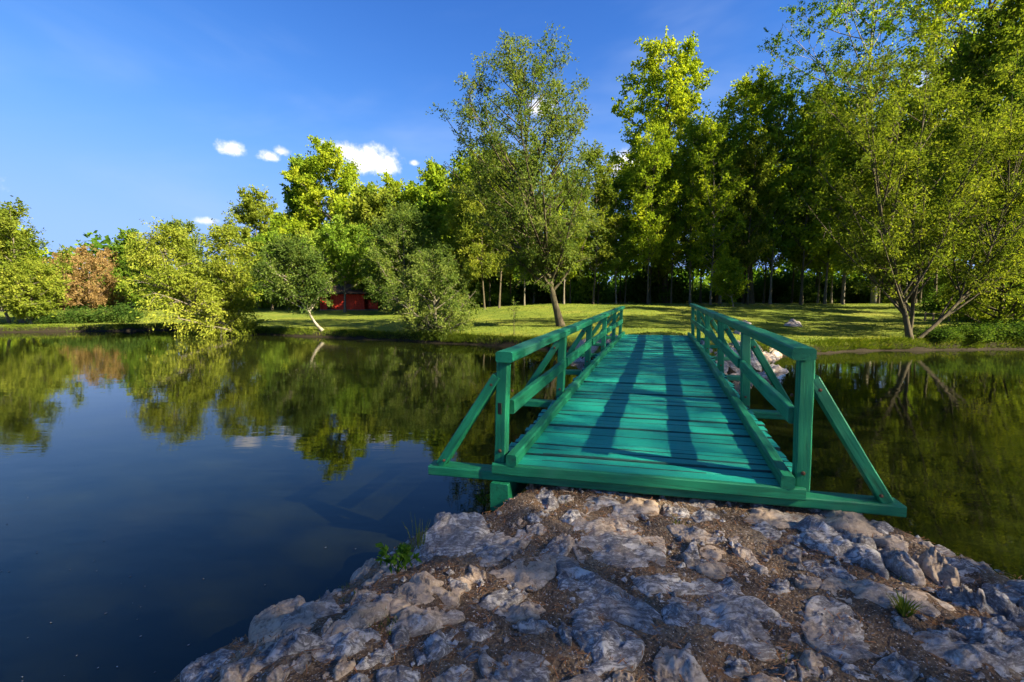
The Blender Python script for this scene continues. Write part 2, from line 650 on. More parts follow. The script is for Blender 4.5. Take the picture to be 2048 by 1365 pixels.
# ------------------------------------------------------------------ near stone causeway
CAUSE = np.array([(-2.05, 1.2), (-2.0, 2.0), (-1.86, 2.35), (-1.6, 2.62), (-1.25, 2.95), (-.98, 3.18), (-.72, 3.34), (-.25, 3.42), (-.02, 3.6), (.05, 4.2), (.2, 4.75), (1.2, 4.8), (1.95, 4.6), (2.45, 4.1),
                  (2.62, 3.6), (2.80, 3.1), (2.98, 2.7), (3.2, 2.3), (3.4, 1.8), (3.6, 1.0), (3.8, -2), (5, -10), (6, -30), (-5, -30), (-3.2, -10), (-2.3, -2), (-2.1, .3)], float)


def cause_h(x, y):
    x = np.asarray(x, float)
    y = np.asarray(y, float)
    d = -poly_sd(x, y, CAUSE) + .05 * wob(x * 4, y * 4)
    wl = 1.15 - .72 * sstep(y, 2.55, 3.25)
    wd = wl + (.55 - wl) * sstep(x, .2, 1.2)
    base = .68 * np.clip((d + .06) / wd, 0, 1) ** .8 + .05 * sstep(d, 0.0, .1)
    base = np.where(d < 0, base - .9 * sstep(-d, 0, .5), base)
    cap = .715 + .045 * sstep(y, 2.9, 3.4) + .02 * wob(x * 3.1, y * 2.7) + .012 * wob(x * 9, y * 8)
    # lower where the bridge beam rests
    return np.minimum(base + .03 * wob(x * 3.7 + 2, y * 4.1), cap)


LUT_X, LUT_Y = np.arange(-6, 8, .025), np.arange(-3, 7, .025)
LUT = cause_h(*np.meshgrid(LUT_X, LUT_Y))


def cause_q(x, y):
    """cause_h read from a fine table"""
    fx = np.clip((np.asarray(x, float) + 6) / .025, 0, len(LUT_X) - 1.001)
    fy = np.clip((np.asarray(y, float) + 3) / .025, 0, len(LUT_Y) - 1.001)
    ix, iy = fx.astype(int), fy.astype(int)
    u, v = fx - ix, fy - iy
    return (LUT[iy, ix] * (1 - u) + LUT[iy, ix + 1] * u) * (1 - v) + (LUT[iy + 1, ix] * (1 - u) + LUT[iy + 1, ix + 1] * u) * v


RAY_T = np.arange(.8, 9, .006)


def cause_hit(px, py):
    d = pix_dir(px, py)
    z = CAMZ + d.z * RAY_T
    h = np.maximum(cause_q(d.x * RAY_T, d.y * RAY_T), -.02)
    k = int(np.argmax(z <= h))
    return Vector((d.x * RAY_T[k], d.y * RAY_T[k], float(h[k])))


causeway = empty('stone_causeway', (1.2, 2.0, 0))
tag(causeway, 'rough causeway of pale rocks set in brown earth leading onto the bridge', 'causeway')
CE = np.array([1.2, 2.0, 0.0])
cxs = np.concatenate([np.arange(-6, -2.4, .3), np.arange(-2.4, 5.0, .028), np.arange(5.0, 8, .3)])
cys = np.concatenate([np.arange(-30, 0, .6), np.arange(0, 5.0, .028), np.array([5.2, 5.5])])


def cause_fine(X, Y):
    Z = cause_h(X, Y)
    P = np.stack([X * 4.3, Y * 4.3, Z * 0], -1).reshape(-1, 3)
    n = vnoise(P, 3.1, 4, .7).reshape(X.shape)
    return Z + .028 * n * sstep(Z, -.2, .2)


me = grid_mesh('earth', cxs, cys, cause_fine, M['earth'])
co = np.empty(len(me.vertices) * 3, np.float32)
me.vertices.foreach_get('co', co)
co = co.reshape(-1, 3) - CE.astype(np.float32)
me.vertices.foreach_set('co', co.ravel())
link('earth', me, causeway)


def stone_mesh(poly, hgt, seed, surf, nb=60, nr=17, embed=.10, grow=1.18):
    """rock with the given outline (world xy), standing hgt above surf(x, y)"""
    rg = random.Random(seed)
    P = np.array(poly, float)
    c = P.mean(0)
    # resample the closed outline, rounded a little
    seg = np.linalg.norm(np.roll(P, -1, 0) - P, axis=1)
    cum = np.concatenate([[0], np.cumsum(seg)])
    tt = np.linspace(0, cum[-1], nb, endpoint=False)
    Q = np.empty((nb, 2))
    Pc = np.vstack([P, P[:1]])
    for k in range(2):
        Q[:, k] = np.interp(tt, cum, Pc[:, k])
    Q = (Q * 2 + np.roll(Q, 1, 0) + np.roll(Q, -1, 0)) / 4
    Q = c + (Q - c) * grow
    size = math.sqrt(np.prod(P.max(0) - P.min(0)) + 1e-6)
    nzv = vnoise(np.column_stack([Q * 9 / max(size, .1) * .35, np.zeros(nb)]), seed * 1.7, 3, .8)
    Q = c + (Q - c) * (1 + .07 * nzv)[:, None]
    ts = np.concatenate([[1.0, .985, .955, .90], np.linspace(.80, .10, nr - 4), []])
    planes = []
    for k in range(7):
        a = rg.uniform(0, 6.283)
        s = rg.uniform(.25, 1.1)
        planes.append((math.cos(a) * s, math.sin(a) * s, rg.uniform(.66, 1.05)))
    V = []
    for t in ts:
        ring = c + (Q - c) * t
        V.append(np.column_stack([ring, np.full(nb, t)]))
    V.append(np.array([[c[0], c[1], 0.0]]))
    V = np.concatenate(V)
    xy = V[:, :2]
    T = V[:, 2]
    rel = (xy - c) / (size * .5 + 1e-6)
    fac = np.min([b - a0 * rel[:, 0] - a1 * rel[:, 1] for a0, a1, b in planes], 0)
    prof = np.where(T >= .999, 0, np.minimum(1, ((1 - T) / .16)) ** .5)
    body = prof * np.clip(fac, .25, 1.25)
    n1 = vnoise(np.column_stack([xy * (2.2 / max(size, .12)), T * 0]), seed * 3.3, 5, .6)
    n2 = np.abs(vnoise(np.column_stack([xy @ np.array([[.8, .6], [-.6, .8]]) * np.array([2.0, 7.0]) / max(size, .2), T * 0]), seed * 5.1, 3, .8))
    base = surf(c[0:1], c[1:2])[0] * .35 + surf(xy[:, 0], xy[:, 1]) * .65
    sd_ = np.array([(rg.uniform(-1, 1), rg.uniform(-1, 1), rg.uniform(-.55, .55), rg.uniform(-.55, .55), rg.uniform(-.22, .22)) for _ in range(9)])
    near = np.argmin((rel[:, :1] - sd_[None, :, 0]) ** 2 + (rel[:, 1:] - sd_[None, :, 1]) ** 2, axis=1)
    chip = sd_[near, 4] + sd_[near, 2] * (rel[:, 0] - sd_[near, 0]) + sd_[near, 3] * (rel[:, 1] - sd_[near, 1])
    z = base + hgt * (body + .9 * prof * chip + prof * (.24 * n1 - .16 * n2))
    n3 = vnoise(np.column_stack([xy * 11.0, T * 0]), seed * 2.3, 4, .55)
    n4 = np.abs(vnoise(np.column_stack([xy * 5.0, T * 0 + seed]), seed * .9, 2, .9))
    z = z + prof * (.016 * n3 - .030 * np.clip(.22 - n4, 0, 1)) * min(1, size / .2)
    z = np.where(T >= .999, base - embed, z)
    out = np.column_stack([xy, z])
    f = []
    R = len(ts)
    i = np.arange(R - 1)[:, None] * nb
    j = np.arange(nb)[None, :]
    quad = np.stack([i + j, i + (j + 1) % nb, i + nb + (j + 1) % nb, i + nb + j], -1).reshape(-1, 4)
    tri = np.stack([(R - 1) * nb + np.arange(nb), (R - 1) * nb + (np.arange(nb) + 1) % nb, np.full(nb, R * nb), np.full(nb, R * nb)], -1)
    centre = np.array([c[0], c[1], float(base.mean())])
    faces = [tuple(q) for q in quad] + [tuple(q[:3]) for q in tri]
    me = bpy.data.meshes.new('stone')
    me.from_pydata([tuple(v) for v in (out - centre)], [], faces)
    me.polygons.foreach_set('use_smooth', np.ones(len(me.polygons), bool))
    me.materials.append(M['stone'])
    me.update()
    return me, centre


Z4 = (900, 930, 2.9257)
Z3 = (350, 930, 2.9257)
Z5 = (1448, 930, 3.138)
STONES = [
    (Z4, .08, [(465, 245), (540, 150), (590, 165), (630, 235), (560, 260)]),
    (Z4, .05, [(285, 250), (330, 215), (390, 240), (360, 275), (290, 285)]),
    (Z4, .07, [(800, 250), (830, 195), (930, 170), (1060, 180), (1180, 225), (1190, 265), (1120, 290), (980, 300), (860, 305), (800, 290)]),
    (Z4, .05, [(455, 320), (490, 280), (540, 285), (555, 330), (480, 345)]),
    (Z4, .04, [(455, 370), (520, 345), (575, 385), (520, 410), (460, 395)]),
    (Z4, .04, [(350, 345), (400, 320), (440, 350), (410, 380), (360, 375)]),
    (Z4, .05, [(650, 320), (700, 270), (745, 275), (775, 325), (700, 345)]),
    (Z4, .07, [(145, 560), (160, 500), (230, 440), (320, 385), (420, 380), (475, 410), (450, 460), (370, 510), (290, 570), (200, 600)]),
    (Z4, .06, [(760, 470), (800, 400), (900, 365), (1010, 365), (1120, 370), (1210, 430), (1240, 500), (1220, 580), (1150, 610), (1030, 590), (900, 560), (790, 560)]),
    (Z4, .05, [(250, 640), (330, 620), (420, 560), (560, 540), (620, 570), (590, 650), (530, 705), (400, 710), (320, 690)]),
    (Z4, .05, [(525, 540), (600, 460), (690, 390), (725, 385), (722, 460), (680, 505), (610, 548)]),
    (Z4, .08, [(620, 590), (690, 560), (760, 590), (860, 660), (960, 720), (1080, 790), (1170, 860), (1240, 960), (1150, 955), (1050, 930), (900, 880), (760, 870), (650, 870), (620, 840), (650, 760), (660, 660)]),
    (Z4, .05, [(1100, 690), (1160, 660), (1260, 650), (1400, 660), (1500, 690), (1570, 735), (1500, 750), (1350, 750), (1200, 750), (1130, 730)]),
    (Z4, .05, [(1280, 370), (1340, 360), (1450, 385), (1540, 410), (1560, 440), (1480, 450), (1380, 440), (1310, 410)]),
    (Z4, .05, [(1360, 530), (1430, 465), (1460, 560), (1450, 615), (1390, 590)]),
    (Z4, .05, [(1640, 440), (1690, 430), (1760, 520), (1810, 590), (1760, 610), (1680, 530)]),
    (Z4, .07, [(1590, 330), (1700, 280), (1800, 240), (1900, 230), (2010, 260), (2048, 320), (2000, 370), (1850, 365), (1700, 350)]),
    (Z4, .05, [(1255, 240), (1310, 210), (1380, 270), (1400, 310), (1340, 325), (1270, 290)]),
    (Z4, .05, [(1390, 240), (1430, 190), (1500, 200), (1545, 240), (1480, 255)]),
    (Z4, .04, [(1400, 295), (1480, 270), (1570, 300), (1560, 330), (1450, 335)]),
    (Z4, .05, [(1925, 515), (2000, 475), (2048, 500), (2048, 575), (1990, 555)]),
    (Z4, .08, [(735, 940), (790, 890), (850, 910), (960, 960), (1070, 1010), (1110, 1055), (1070, 1150), (1050, 1190), (920, 1190), (830, 1240), (800, 1180), (780, 1060), (740, 1000)]),
    (Z4, .05, [(625, 930), (660, 920), (710, 990), (705, 1060), (660, 1040)]),
    (Z4, .07, [(1465, 860), (1520, 800), (1620, 795), (1740, 810), (1830, 840), (1920, 900), (2000, 980), (2010, 1060), (1930, 1110), (1800, 1110), (1700, 1050), (1580, 1030), (1500, 970)]),
    (Z4, .08, [(1215, 1170), (1250, 1100), (1320, 1060), (1420, 1070), (1500, 1110), (1560, 1190), (1600, 1273), (1560, 1380), (1240, 1380), (1230, 1250)]),
    (Z4, .06, [(75, 850), (160, 830), (280, 780), (390, 745), (430, 770), (380, 810), (280, 860), (180, 890), (85, 900)]),
    (Z4, .06, [(260, 890), (340, 840), (440, 815), (520, 830), (580, 880), (540, 900), (440, 920), (330, 905)]),
    (Z4, .05, [(400, 945), (470, 915), (560, 920), (600, 960), (520, 985), (420, 970)]),
    (Z4, .06, [(70, 1000), (100, 950), (180, 940), (250, 975), (240, 1020), (150, 1045), (80, 1040)]),
    (Z4, .07, [(200, 1140), (290, 1090), (420, 1120), (520, 1140), (560, 1230), (540, 1320), (400, 1340), (280, 1310), (210, 1230)]),
    (Z4, .05, [(950, 1250), (990, 1230), (1060, 1240), (1080, 1310), (960, 1330)]),
    (Z4, .05, [(60, 640), (120, 610), (200, 640), (200, 700), (130, 690), (70, 680)]),
    (Z4, .05, [(-20, 720), (30, 690), (100, 700), (110, 740), (40, 760)]),
    (Z4, .04, [(1700, 640), (1760, 640), (1790, 690), (1740, 700)]),
    (Z4, .05, [(1810, 720), (1880, 680), (1960, 680), (1980, 740), (1900, 790), (1830, 770)]),
    (Z4, .04, [(1240, 790), (1330, 790), (1430, 830), (1430, 950), (1360, 1010), (1280, 960), (1250, 880)]),
    (Z3, .12, [(1410, 560), (1430, 490), (1520, 440), (1560, 370), (1620, 330), (1700, 310), (1800, 330), (1840, 370), (1800, 430), (1720, 500), (1640, 560), (1540, 600), (1450, 620)]),
    (Z3, .13, [(430, 1110), (450, 1020), (500, 920), (560, 840), (600, 800), (645, 820), (660, 870), (740, 860), (765, 880), (700, 930), (650, 980), (600, 1060), (520, 1110)]),
    (Z3, .08, [(640, 960), (720, 930), (800, 880), (890, 815), (930, 835), (970, 860), (940, 910), (860, 970), (760, 965), (650, 1000)]),
    (Z3, .08, [(880, 1010), (960, 920), (1060, 850), (1150, 790), (1240, 780), (1260, 830), (1200, 890), (1100, 950), (1000, 980), (900, 1020)]),
    (Z3, .09, [(1280, 800), (1310, 750), (1400, 700), (1480, 680), (1560, 700), (1680, 690), (1700, 720), (1640, 780), (1650, 840), (1560, 825), (1440, 825), (1340, 850), (1290, 860)]),
    (Z3, .07, [(1265, 960), (1300, 900), (1400, 860), (1560, 845), (1660, 875), (1670, 915), (1560, 950), (1440, 990), (1400, 1000)]),
    (Z3, .08, [(820, 1090), (900, 1030), (1000, 990), (1100, 980), (1170, 1000), (1190, 1040), (1100, 1100), (1000, 1130), (900, 1130)]),
    (Z3, .09, [(540, 1110), (640, 1050), (740, 990), (820, 1000), (860, 1030), (780, 1080), (660, 1120), (560, 1170), (480, 1200), (460, 1160)]),
    (Z3, .08, [(290, 1210), (400, 1165), (530, 1130), (550, 1165), (480, 1225), (380, 1300), (280, 1300)]),
    (Z3, .08, [(60, 1280), (150, 1200), (260, 1140), (360, 1110), (420, 1125), (330, 1170), (240, 1230), (180, 1300)]),
    (Z3, .07, [(1060, 1200), (1150, 1110), (1240, 1040), (1300, 1075), (1290, 1100), (1220, 1160), (1150, 1210)]),
    (Z3, .06, [(1270, 1010), (1340, 930), (1385, 920), (1375, 980), (1355, 1050), (1290, 1070)]),
    (Z3, .05, [(680, 1190), (740, 1120), (790, 1110), (790, 1150), (740, 1210)]),
    (Z3, .07, [(1420, 1060), (1500, 1040), (1590, 1030), (1645, 970), (1655, 1010), (1640, 1070), (1540, 1140), (1440, 1150)]),
    (Z3, .06, [(1190, 1250), (1270, 1210), (1370, 1200), (1420, 1240), (1400, 1330), (1200, 1340)]),
    (Z3, .07, [(880, 1240), (960, 1170), (1040, 1150), (1050, 1200), (980, 1260), (900, 1300)]),
    (Z3, .06, [(1000, 835), (1090, 765), (1180, 745), (1150, 780), (1060, 840)]),
    (Z3, .06, [(850, 985), (900, 925), (925, 935), (880, 1005)]),
    (Z3, .06, [(560, 1230), (640, 1180), (680, 1200), (640, 1270), (570, 1310), (520, 1290)]),
    (Z3, .05, [(1020, 1290), (1090, 1230), (1160, 1230), (1150, 1300), (1080, 1330)]),
    (Z5, .11, [(470, 420), (560, 380), (660, 390), (760, 450), (860, 490), (930, 560), (960, 620), (1000, 700), (940, 680), (860, 620), (760, 590), (640, 550), (540, 490)]),
    (Z5, .06, [(515, 620), (580, 610), (680, 650), (800, 685), (900, 715), (950, 735), (860, 735), (720, 715), (600, 690), (540, 660)]),
    (Z5, .08, [(650, 780), (680, 735), (800, 740), (960, 755), (1100, 790), (1240, 830), (1370, 890), (1300, 950), (1180, 910), (1060, 890), (1000, 930), (880, 900), (760, 850), (670, 820)]),
    (Z5, .06, [(540, 900), (580, 850), (680, 860), (780, 925), (860, 1010), (950, 1090), (980, 1150), (880, 1190), (760, 1200), (640, 1160), (540, 1090), (520, 1000)]),
    (Z5, .09, [(1180, 1110), (1240, 1075), (1340, 1070), (1460, 1110), (1600, 1145), (1750, 1175), (1883, 1210), (1950, 1330), (1740, 1370), (1600, 1300), (1420, 1270), (1280, 1190)]),
    (Z5, .13, [(960, 575), (1030, 550), (1090, 565), (1160, 610), (1215, 690), (1240, 750), (1180, 740), (1090, 690), (1010, 640)]),
    (Z5, .13, [(1190, 625), (1290, 620), (1390, 675), (1455, 745), (1430, 780), (1330, 740), (1250, 690)]),
    (Z5, .10, [(1340, 795), (1440, 780), (1560, 835), (1620, 900), (1600, 945), (1480, 900), (1380, 850)]),
    (Z5, .12, [(1590, 880), (1680, 860), (1780, 905), (1900, 950), (1920, 1020), (1780, 990), (1660, 930)]),
    (Z5, .08, [(1400, 1015), (1500, 1000), (1640, 1030), (1760, 1070), (1900, 1110), (1900, 1180), (1700, 1135), (1540, 1100), (1420, 1060)]),
    (Z5, .06, [(470, 1250), (500, 1200), (550, 1180), (600, 1220), (620, 1290), (580, 1345), (500, 1350), (465, 1300)]),
    (Z5, .06, [(950, 1270), (1020, 1220), (1120, 1215), (1210, 1260), (1220, 1310), (1150, 1360), (980, 1360)]),
    (Z5, .06, [(1650, 965), (1760, 1005), (1900, 1055), (1900, 1095), (1740, 1050), (1630, 1010)]),
    (Z5, .04, [(620, 1300), (670, 1290), (690, 1340), (640, 1350)]),
    (Z5, .05, [(0, 1260), (60, 1230), (150, 1260), (160, 1310), (60, 1330), (0, 1320)]),
    (Z5, .05, [(1060, 960), (1150, 990), (1200, 1040), (1120, 1060), (1030, 1010)]),
    (Z5, .05, [(380, 1290), (430, 1270), (450, 1330), (400, 1350)]),
]
occupied = []
for k, (zz, hgt, poly) in enumerate(STONES):
    w = [cause_hit(zz[0] + x / zz[2], zz[1] + y / zz[2]) for x, y in poly]
    P = np.array([(p.x, p.y) for p in w])
    me, c = stone_mesh(P, hgt * (1.1 if hgt > .095 else .78), k + 1, cause_q)
    o = link('stone', me, causeway)
    o.location = tuple(c - CE)
    nsub = 1
    ext = P.max(0) - P.min(0)
    rad_s = .5 * float(min(ext)) + .02
    d_ = P[np.argmax(np.linalg.norm(P - P.mean(0), axis=1))] - P.mean(0)
    for q_ in (-.6, 0, .6):
        occupied.append((c[0] + d_[0] * q_, c[1] + d_[1] * q_, max(rad_s, .5 * float(np.linalg.norm(d_)))))
# stones of the slopes that the picture's frame cuts off or only just shows
rg = random.Random(5)
tries = 0
made = 0
while made < 222 and tries < 30000:
    tries += 1
    if made < 160:
        x, y = rg.uniform(-1.5, 3.2), rg.uniform(1.3, 3.9)
        s = rg.choice([.06, .08, .10, .12, .15, .18])
    else:
        x, y = rg.uniform(-2.2, 4.2), rg.uniform(-1.5, 4.7)
        s = rg.choice([.10, .14, .18, .24])
    h = float(cause_q(x, y))
    if h < -.12 or any((x - a) ** 2 + (y - b) ** 2 < (r * .60 + s * .62) ** 2 for a, b, r in occupied):
        continue
    if y > 3.9 and 0 < x < 2.2 and h > .5:
        continue
    n = rg.randint(6, 9)
    a0 = rg.uniform(0, 6.28)
    el = rg.uniform(.6, 1.0)
    P = []
    for i in range(n):
        a = a0 + i * 6.283 / n + rg.uniform(-.2, .2)
        r = s * rg.uniform(.75, 1.1)
        P.append((x + math.cos(a) * r * math.cos(.5) - math.sin(a) * r * el * math.sin(.5), y + math.cos(a) * r * math.sin(.5) + math.sin(a) * r * el * math.cos(.5)))
    me, c = stone_mesh(P, min(.075, s * .45) * rg.uniform(.7, 1.2), 100 + made, cause_q, 28, 9)
    o = link('stone', me, causeway)
    o.location = tuple(c - CE)
    occupied.append((x, y, s))
    made += 1


def scatter_tris(name, n, region, surf, size, mat, seed, parent=None, off=None, thin=.12):
    """tiny flat bits (needles, leaf crumbs) lying on a surface"""
    r = np.random.default_rng(seed)
    x = r.uniform(region[0], region[1], n)
    y = r.uniform(region[2], region[3], n)
    z = surf(x, y)
    keep = z > .05
    x, y, z = x[keep], y[keep], z[keep]
    n = len(x)
    a = r.uniform(0, 6.283, n)
    L = r.uniform(.5, 1.2, n) * size
    dx, dy = np.cos(a) * L, np.sin(a) * L
    px_, py_ = -np.sin(a) * L * thin, np.cos(a) * L * thin
    tz = r.uniform(-.3, .5, n) * L
    z = z + .012
    v = np.stack([np.column_stack([x - dx - px_, y - dy - py_, z]), np.column_stack([x - dx + px_, y - dy + py_, z]),
                  np.column_stack([x + dx + px_, y + dy + py_, z + tz]), np.column_stack([x + dx - px_, y + dy - py_, z + tz])], 1).reshape(-1, 3)
    if off is not None:
        v = v - off
    f = np.arange(n * 4).reshape(-1, 4)
    o = link(name, np_mesh(name, v, f, mat), parent)
    return o


tag(scatter_tris('needle_litter', 9000, (-1.6, 4.4, 1.0, 4.6), cause_q, .022, M['needles'], 3, causeway, CE, .09), kind='stuff')


def pebble_mesh(name, n, region, surf, smin, smax, mat, seed, off):
    r = np.random.default_rng(seed)
    x = r.uniform(region[0], region[1], n)
    y = r.uniform(region[2], region[3], n)
    z = surf(x, y)
    keep = z > .1
    x, y, z = x[keep], y[keep], z[keep]
    n = len(x)
    octv = np.array([(1, 0, 0), (0, 1, 0), (-1, 0, 0), (0, -1, 0), (0, 0, .7), (0, 0, -.7)], float)
    octf = np.array([(0, 1, 4), (1, 2, 4), (2, 3, 4), (3, 0, 4), (1, 0, 5), (2, 1, 5), (3, 2, 5), (0, 3, 5)])
    s = smin + (smax - smin) * r.random(n) ** 2.5
    v = octv[None] * (s[:, None, None] * r.uniform(.6, 1.3, (n, 6, 1)))
    a = r.uniform(0, 6.28, n)
    ca, sa = np.cos(a)[:, None], np.sin(a)[:, None]
    v = np.stack([v[..., 0] * ca - v[..., 1] * sa * .7, v[..., 0] * sa + v[..., 1] * ca * .7, v[..., 2]], -1)
    v = v + np.column_stack([x, y, z + s * .15])[:, None, :] - off
    f = (octf[None] + (np.arange(n) * 6)[:, None, None]).reshape(-1, 3)
    return np_mesh(name, v.reshape(-1, 3), f, mat)


tag(link('pebbles', pebble_mesh('pebbles', 5000, (-1.6, 4.4, 1.0, 4.6), cause_q, .005, .032, M['stone'], 11, CE), causeway), kind='stuff')

# ------------------------------------------------------------------ footbridge
BX, BY, BZ, BAZ, BSL, BW, BL, BSK = 0.955, 3.17, 0.904, .324, .0182, 1.02, 11.10, .106
bridge = empty('footbridge', (BX, BY, BZ))
tag(bridge, 'teal green painted wooden footbridge with handrails crossing the pond', 'bridge')
ux = Vector((math.cos(BAZ), -math.sin(BAZ), 0))
uy = Vector((math.sin(BAZ), math.cos(BAZ), 0))


def bp(a, b, u):
    """bridge frame (across, along, up) relative to the bridge's empty"""
    bb = b + BSK * a
    return ux * a + uy * bb + Vector((0, 0, u + bb * math.sin(BSL) + .05 * math.sin(math.pi * max(0, min(1, b / BL)))))


def beam(name, p0, p1, w, h, mat, up=Vector((0, 0, 1)), bev=.008, nseg=1, jit=0.0, parent=None, seed=0):
    """a bar with chamfered edges from p0 to p1; its own y axis runs along it"""
    p0, p1 = Vector(p0), Vector(p1)
    L = (p1 - p0).length
    ydir = (p1 - p0).normalized()
    xdir = ydir.cross(up).normalized()
    zdir = xdir.cross(ydir).normalized()
    hw, hh = w / 2, h / 2
    prof = [(-hw + bev, -hh), (hw - bev, -hh), (hw, -hh + bev), (hw, hh - bev), (hw - bev, hh), (-hw + bev, hh), (-hw, hh - bev), (-hw, -hh + bev)]
    r = random.Random(seed)
    V, Fc = [], []
    for i in range(nseg + 1):
        y = L * i / nseg
        jx, jz = r.uniform(-jit, jit), r.uniform(-jit, jit)
        for (x, z) in prof:
            V.append((x + jx + r.uniform(-jit, jit) * .3, y, z + jz + r.uniform(-jit, jit) * .3))
    for i in range(nseg):
        for j in range(8):
            Fc.append((i * 8 + j, i * 8 + (j + 1) % 8, (i + 1) * 8 + (j + 1) % 8, (i + 1) * 8 + j))
    Fc.append(tuple(reversed(range(8))))
    Fc.append(tuple(nseg * 8 + j for j in range(8)))
    me = bpy.data.meshes.new(name)
    me.from_pydata(V, [], [tuple(reversed(f)) for f in Fc])
    me.materials.append(mat)
    me.update()
    o = link(name, me, parent)
    o.matrix_local = Matrix(((xdir.x, ydir.x, zdir.x, p0.x), (xdir.y, ydir.y, zdir.y, p0.y), (xdir.z, ydir.z, zdir.z, p0.z), (0, 0, 0, 1)))
    return o


# deck planks, laid across; a few shared shapes with worn, slightly waney edges
def plank_mesh(seed):
    r = random.Random(seed)
    n = 7
    V, Fc = [], []
    for i in range(n + 1):
        x = -1 + 2 * i / n
        e0, e1 = r.uniform(-.045, .03), r.uniform(-.03, .045)
        dz = r.uniform(-.06, .06)
        for (y, z) in ((-.5 + e0, -1), (.5 + e1, -1), (.5 + e1, -.15), (.44 + e1, dz), (-.44 + e0, dz), (-.5 + e0, -.15)):
            V.append((x, y, z))
    for i in range(n):
        for j in range(6):
            Fc.append((i * 6 + j, (i + 1) * 6 + j, (i + 1) * 6 + (j + 1) % 6, i * 6 + (j + 1) % 6))
    Fc.append(tuple(range(6)))
    Fc.append(tuple(reversed([n * 6 + j for j in range(6)])))
    me = bpy.data.meshes.new('plank')
    me.from_pydata(V, [], [tuple(reversed(f)) for f in Fc])
    me.materials.append(M['deck'])
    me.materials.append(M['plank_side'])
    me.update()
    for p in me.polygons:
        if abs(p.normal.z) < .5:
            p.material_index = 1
    return me


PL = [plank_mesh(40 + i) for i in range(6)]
r = random.Random(12)
b = 0.0
cross_ang = -BAZ + math.atan(BSK)
while b < BL - .05:
    w = r.choice([.10, .115, .13, .13, .15, .17])
    gap = r.choice([.003, .004, .006, .009, .013, .020])
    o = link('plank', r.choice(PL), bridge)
    o.location = bp(0, b + w / 2, 0) + Vector((0, 0, r.uniform(-.009, .007)))
    o.rotation_euler = (BSL + r.uniform(-.03, .03), r.uniform(-.003, .003), cross_ang + r.uniform(-.004, .004))
    flip = r.choice([1, -1])
    o.scale = ((BW + .08 + r.uniform(-.02, .03)) * 1.005 * flip, (w - gap) * flip, .045)
    b += w
# edge board across the near end
POST_B = [0.06, 2.26, 4.48, 6.72, 8.95, 11.1]
HL = [.90, .90, .90, .90, .90, .90]
for sgn, hh in ((-1, .825), (1, .905)):
    a = sgn * (BW - .0)
    ins = sgn * BW
    # top rail, kerb rail and middle rails run from post to post
    beam('top_rail', bp(a, -.06, hh + .035), bp(a, BL + .06, hh + .035 - .0), .138, .082, M['rail'], bev=.012, nseg=30, jit=.004, parent=bridge, seed=sgn + 3)
    for i in range(5):
        b0, b1 = POST_B[i], POST_B[i + 1]
        beam('kerb_rail', bp(a - sgn * .055, b0 - (.12 if i == 0 else 0), .050), bp(a - sgn * .055, b1 - .004, .050), .085, .092, M['rail'], bev=.012, nseg=8, jit=.004, parent=bridge, seed=i + 20)
        beam('middle_rail', bp(a, b0 + .064, hh * .52), bp(a, b1 - .064, hh * .52), .055, .115, M['rail'], nseg=6, jit=.003, parent=bridge, seed=i + 50)
    for i, b in enumerate(POST_B):
        post = beam('post', bp(a + sgn * .06, b, -.03), bp(a + sgn * (.03 if i else .04), b, hh - .01), .092, .096, M['rail'], up=uy, nseg=4, jit=.002, parent=bridge, seed=i + 70)
        beam('brace', bp(a + sgn * .57, b, -.065), bp(a + sgn * .085, b, hh * .84), .075, .105 if i == 0 else .09, M['rail'], up=uy, nseg=3, jit=.002, parent=bridge, seed=i + 90)
for i, b in enumerate(POST_B):
    beam('cross_beam', bp(-BW - .66, b, -.105), bp(BW + .66, b, -.105), .15, .075, M['rail'], nseg=8, jit=.003, parent=bridge, seed=i + 130)
for a in (-1.06, 0, .96):
    beam('stringer', bp(a, -.06 if a < -.5 else .6, -.26), bp(a, BL + .1, -.26), .15, .23, M['rail'], nseg=8, jit=.003, parent=bridge, seed=int(a * 10) + 160)
beam('end_board', bp(-BW - .10, -.035, -.03), bp(BW + .06, -.035, -.03), .04, .085, M['rail'], nseg=8, jit=.002, parent=bridge, seed=180)
for a in (-.96, .96):
    for b in (4.48, 8.95):
        beam('pile', bp(a, b, -1.6), bp(a, b, -.35), .16, .16, M['rail'], up=uy, parent=bridge, seed=181)

# bolt heads where braces and posts meet, and the old mortise in the near left post
def bolt(p, axis, rad=.014):
    k = 8
    ax = axis.normalized()
    e1 = ax.orthogonal().normalized()
    e2 = ax.cross(e1)
    V = [p + (e1 * math.cos(i * 6.2832 / k) + e2 * math.sin(i * 6.2832 / k)) * rad for i in range(k)]
    V += [v + ax * .012 for v in V] + [p + ax * .016]
    Fc = [(i, (i + 1) % k, k + (i + 1) % k, k + i) for i in range(k)] + [(k + i, k + (i + 1) % k, 2 * k) for i in range(k)]
    me = bpy.data.meshes.new('bolt')
    me.from_pydata([tuple(v) for v in V], [], Fc)
    me.materials.append(M['rust'])
    me.update()
    link('bolt', me, bridge)


for sgn, hh in ((-1, .825), (1, .905)):
    a = sgn * BW
    for i, b in enumerate(POST_B[:4]):
        bolt(bp(a + sgn * .125, b - .040, hh * .76), -uy)
        bolt(bp(a + sgn * .055, b - .046, .10), -uy)
        bolt(bp(a + sgn * .52, b - .062, -.01), -uy, .011)
        bolt(bp(a - sgn * .024, b, hh * .70), -ux * sgn, .011)
beam('mortise', bp(-BW - .05, -.004, .40), bp(-BW - .05, -.004, .49), .03, .012, M['dark_hole'], up=uy, bev=.002, parent=bridge)

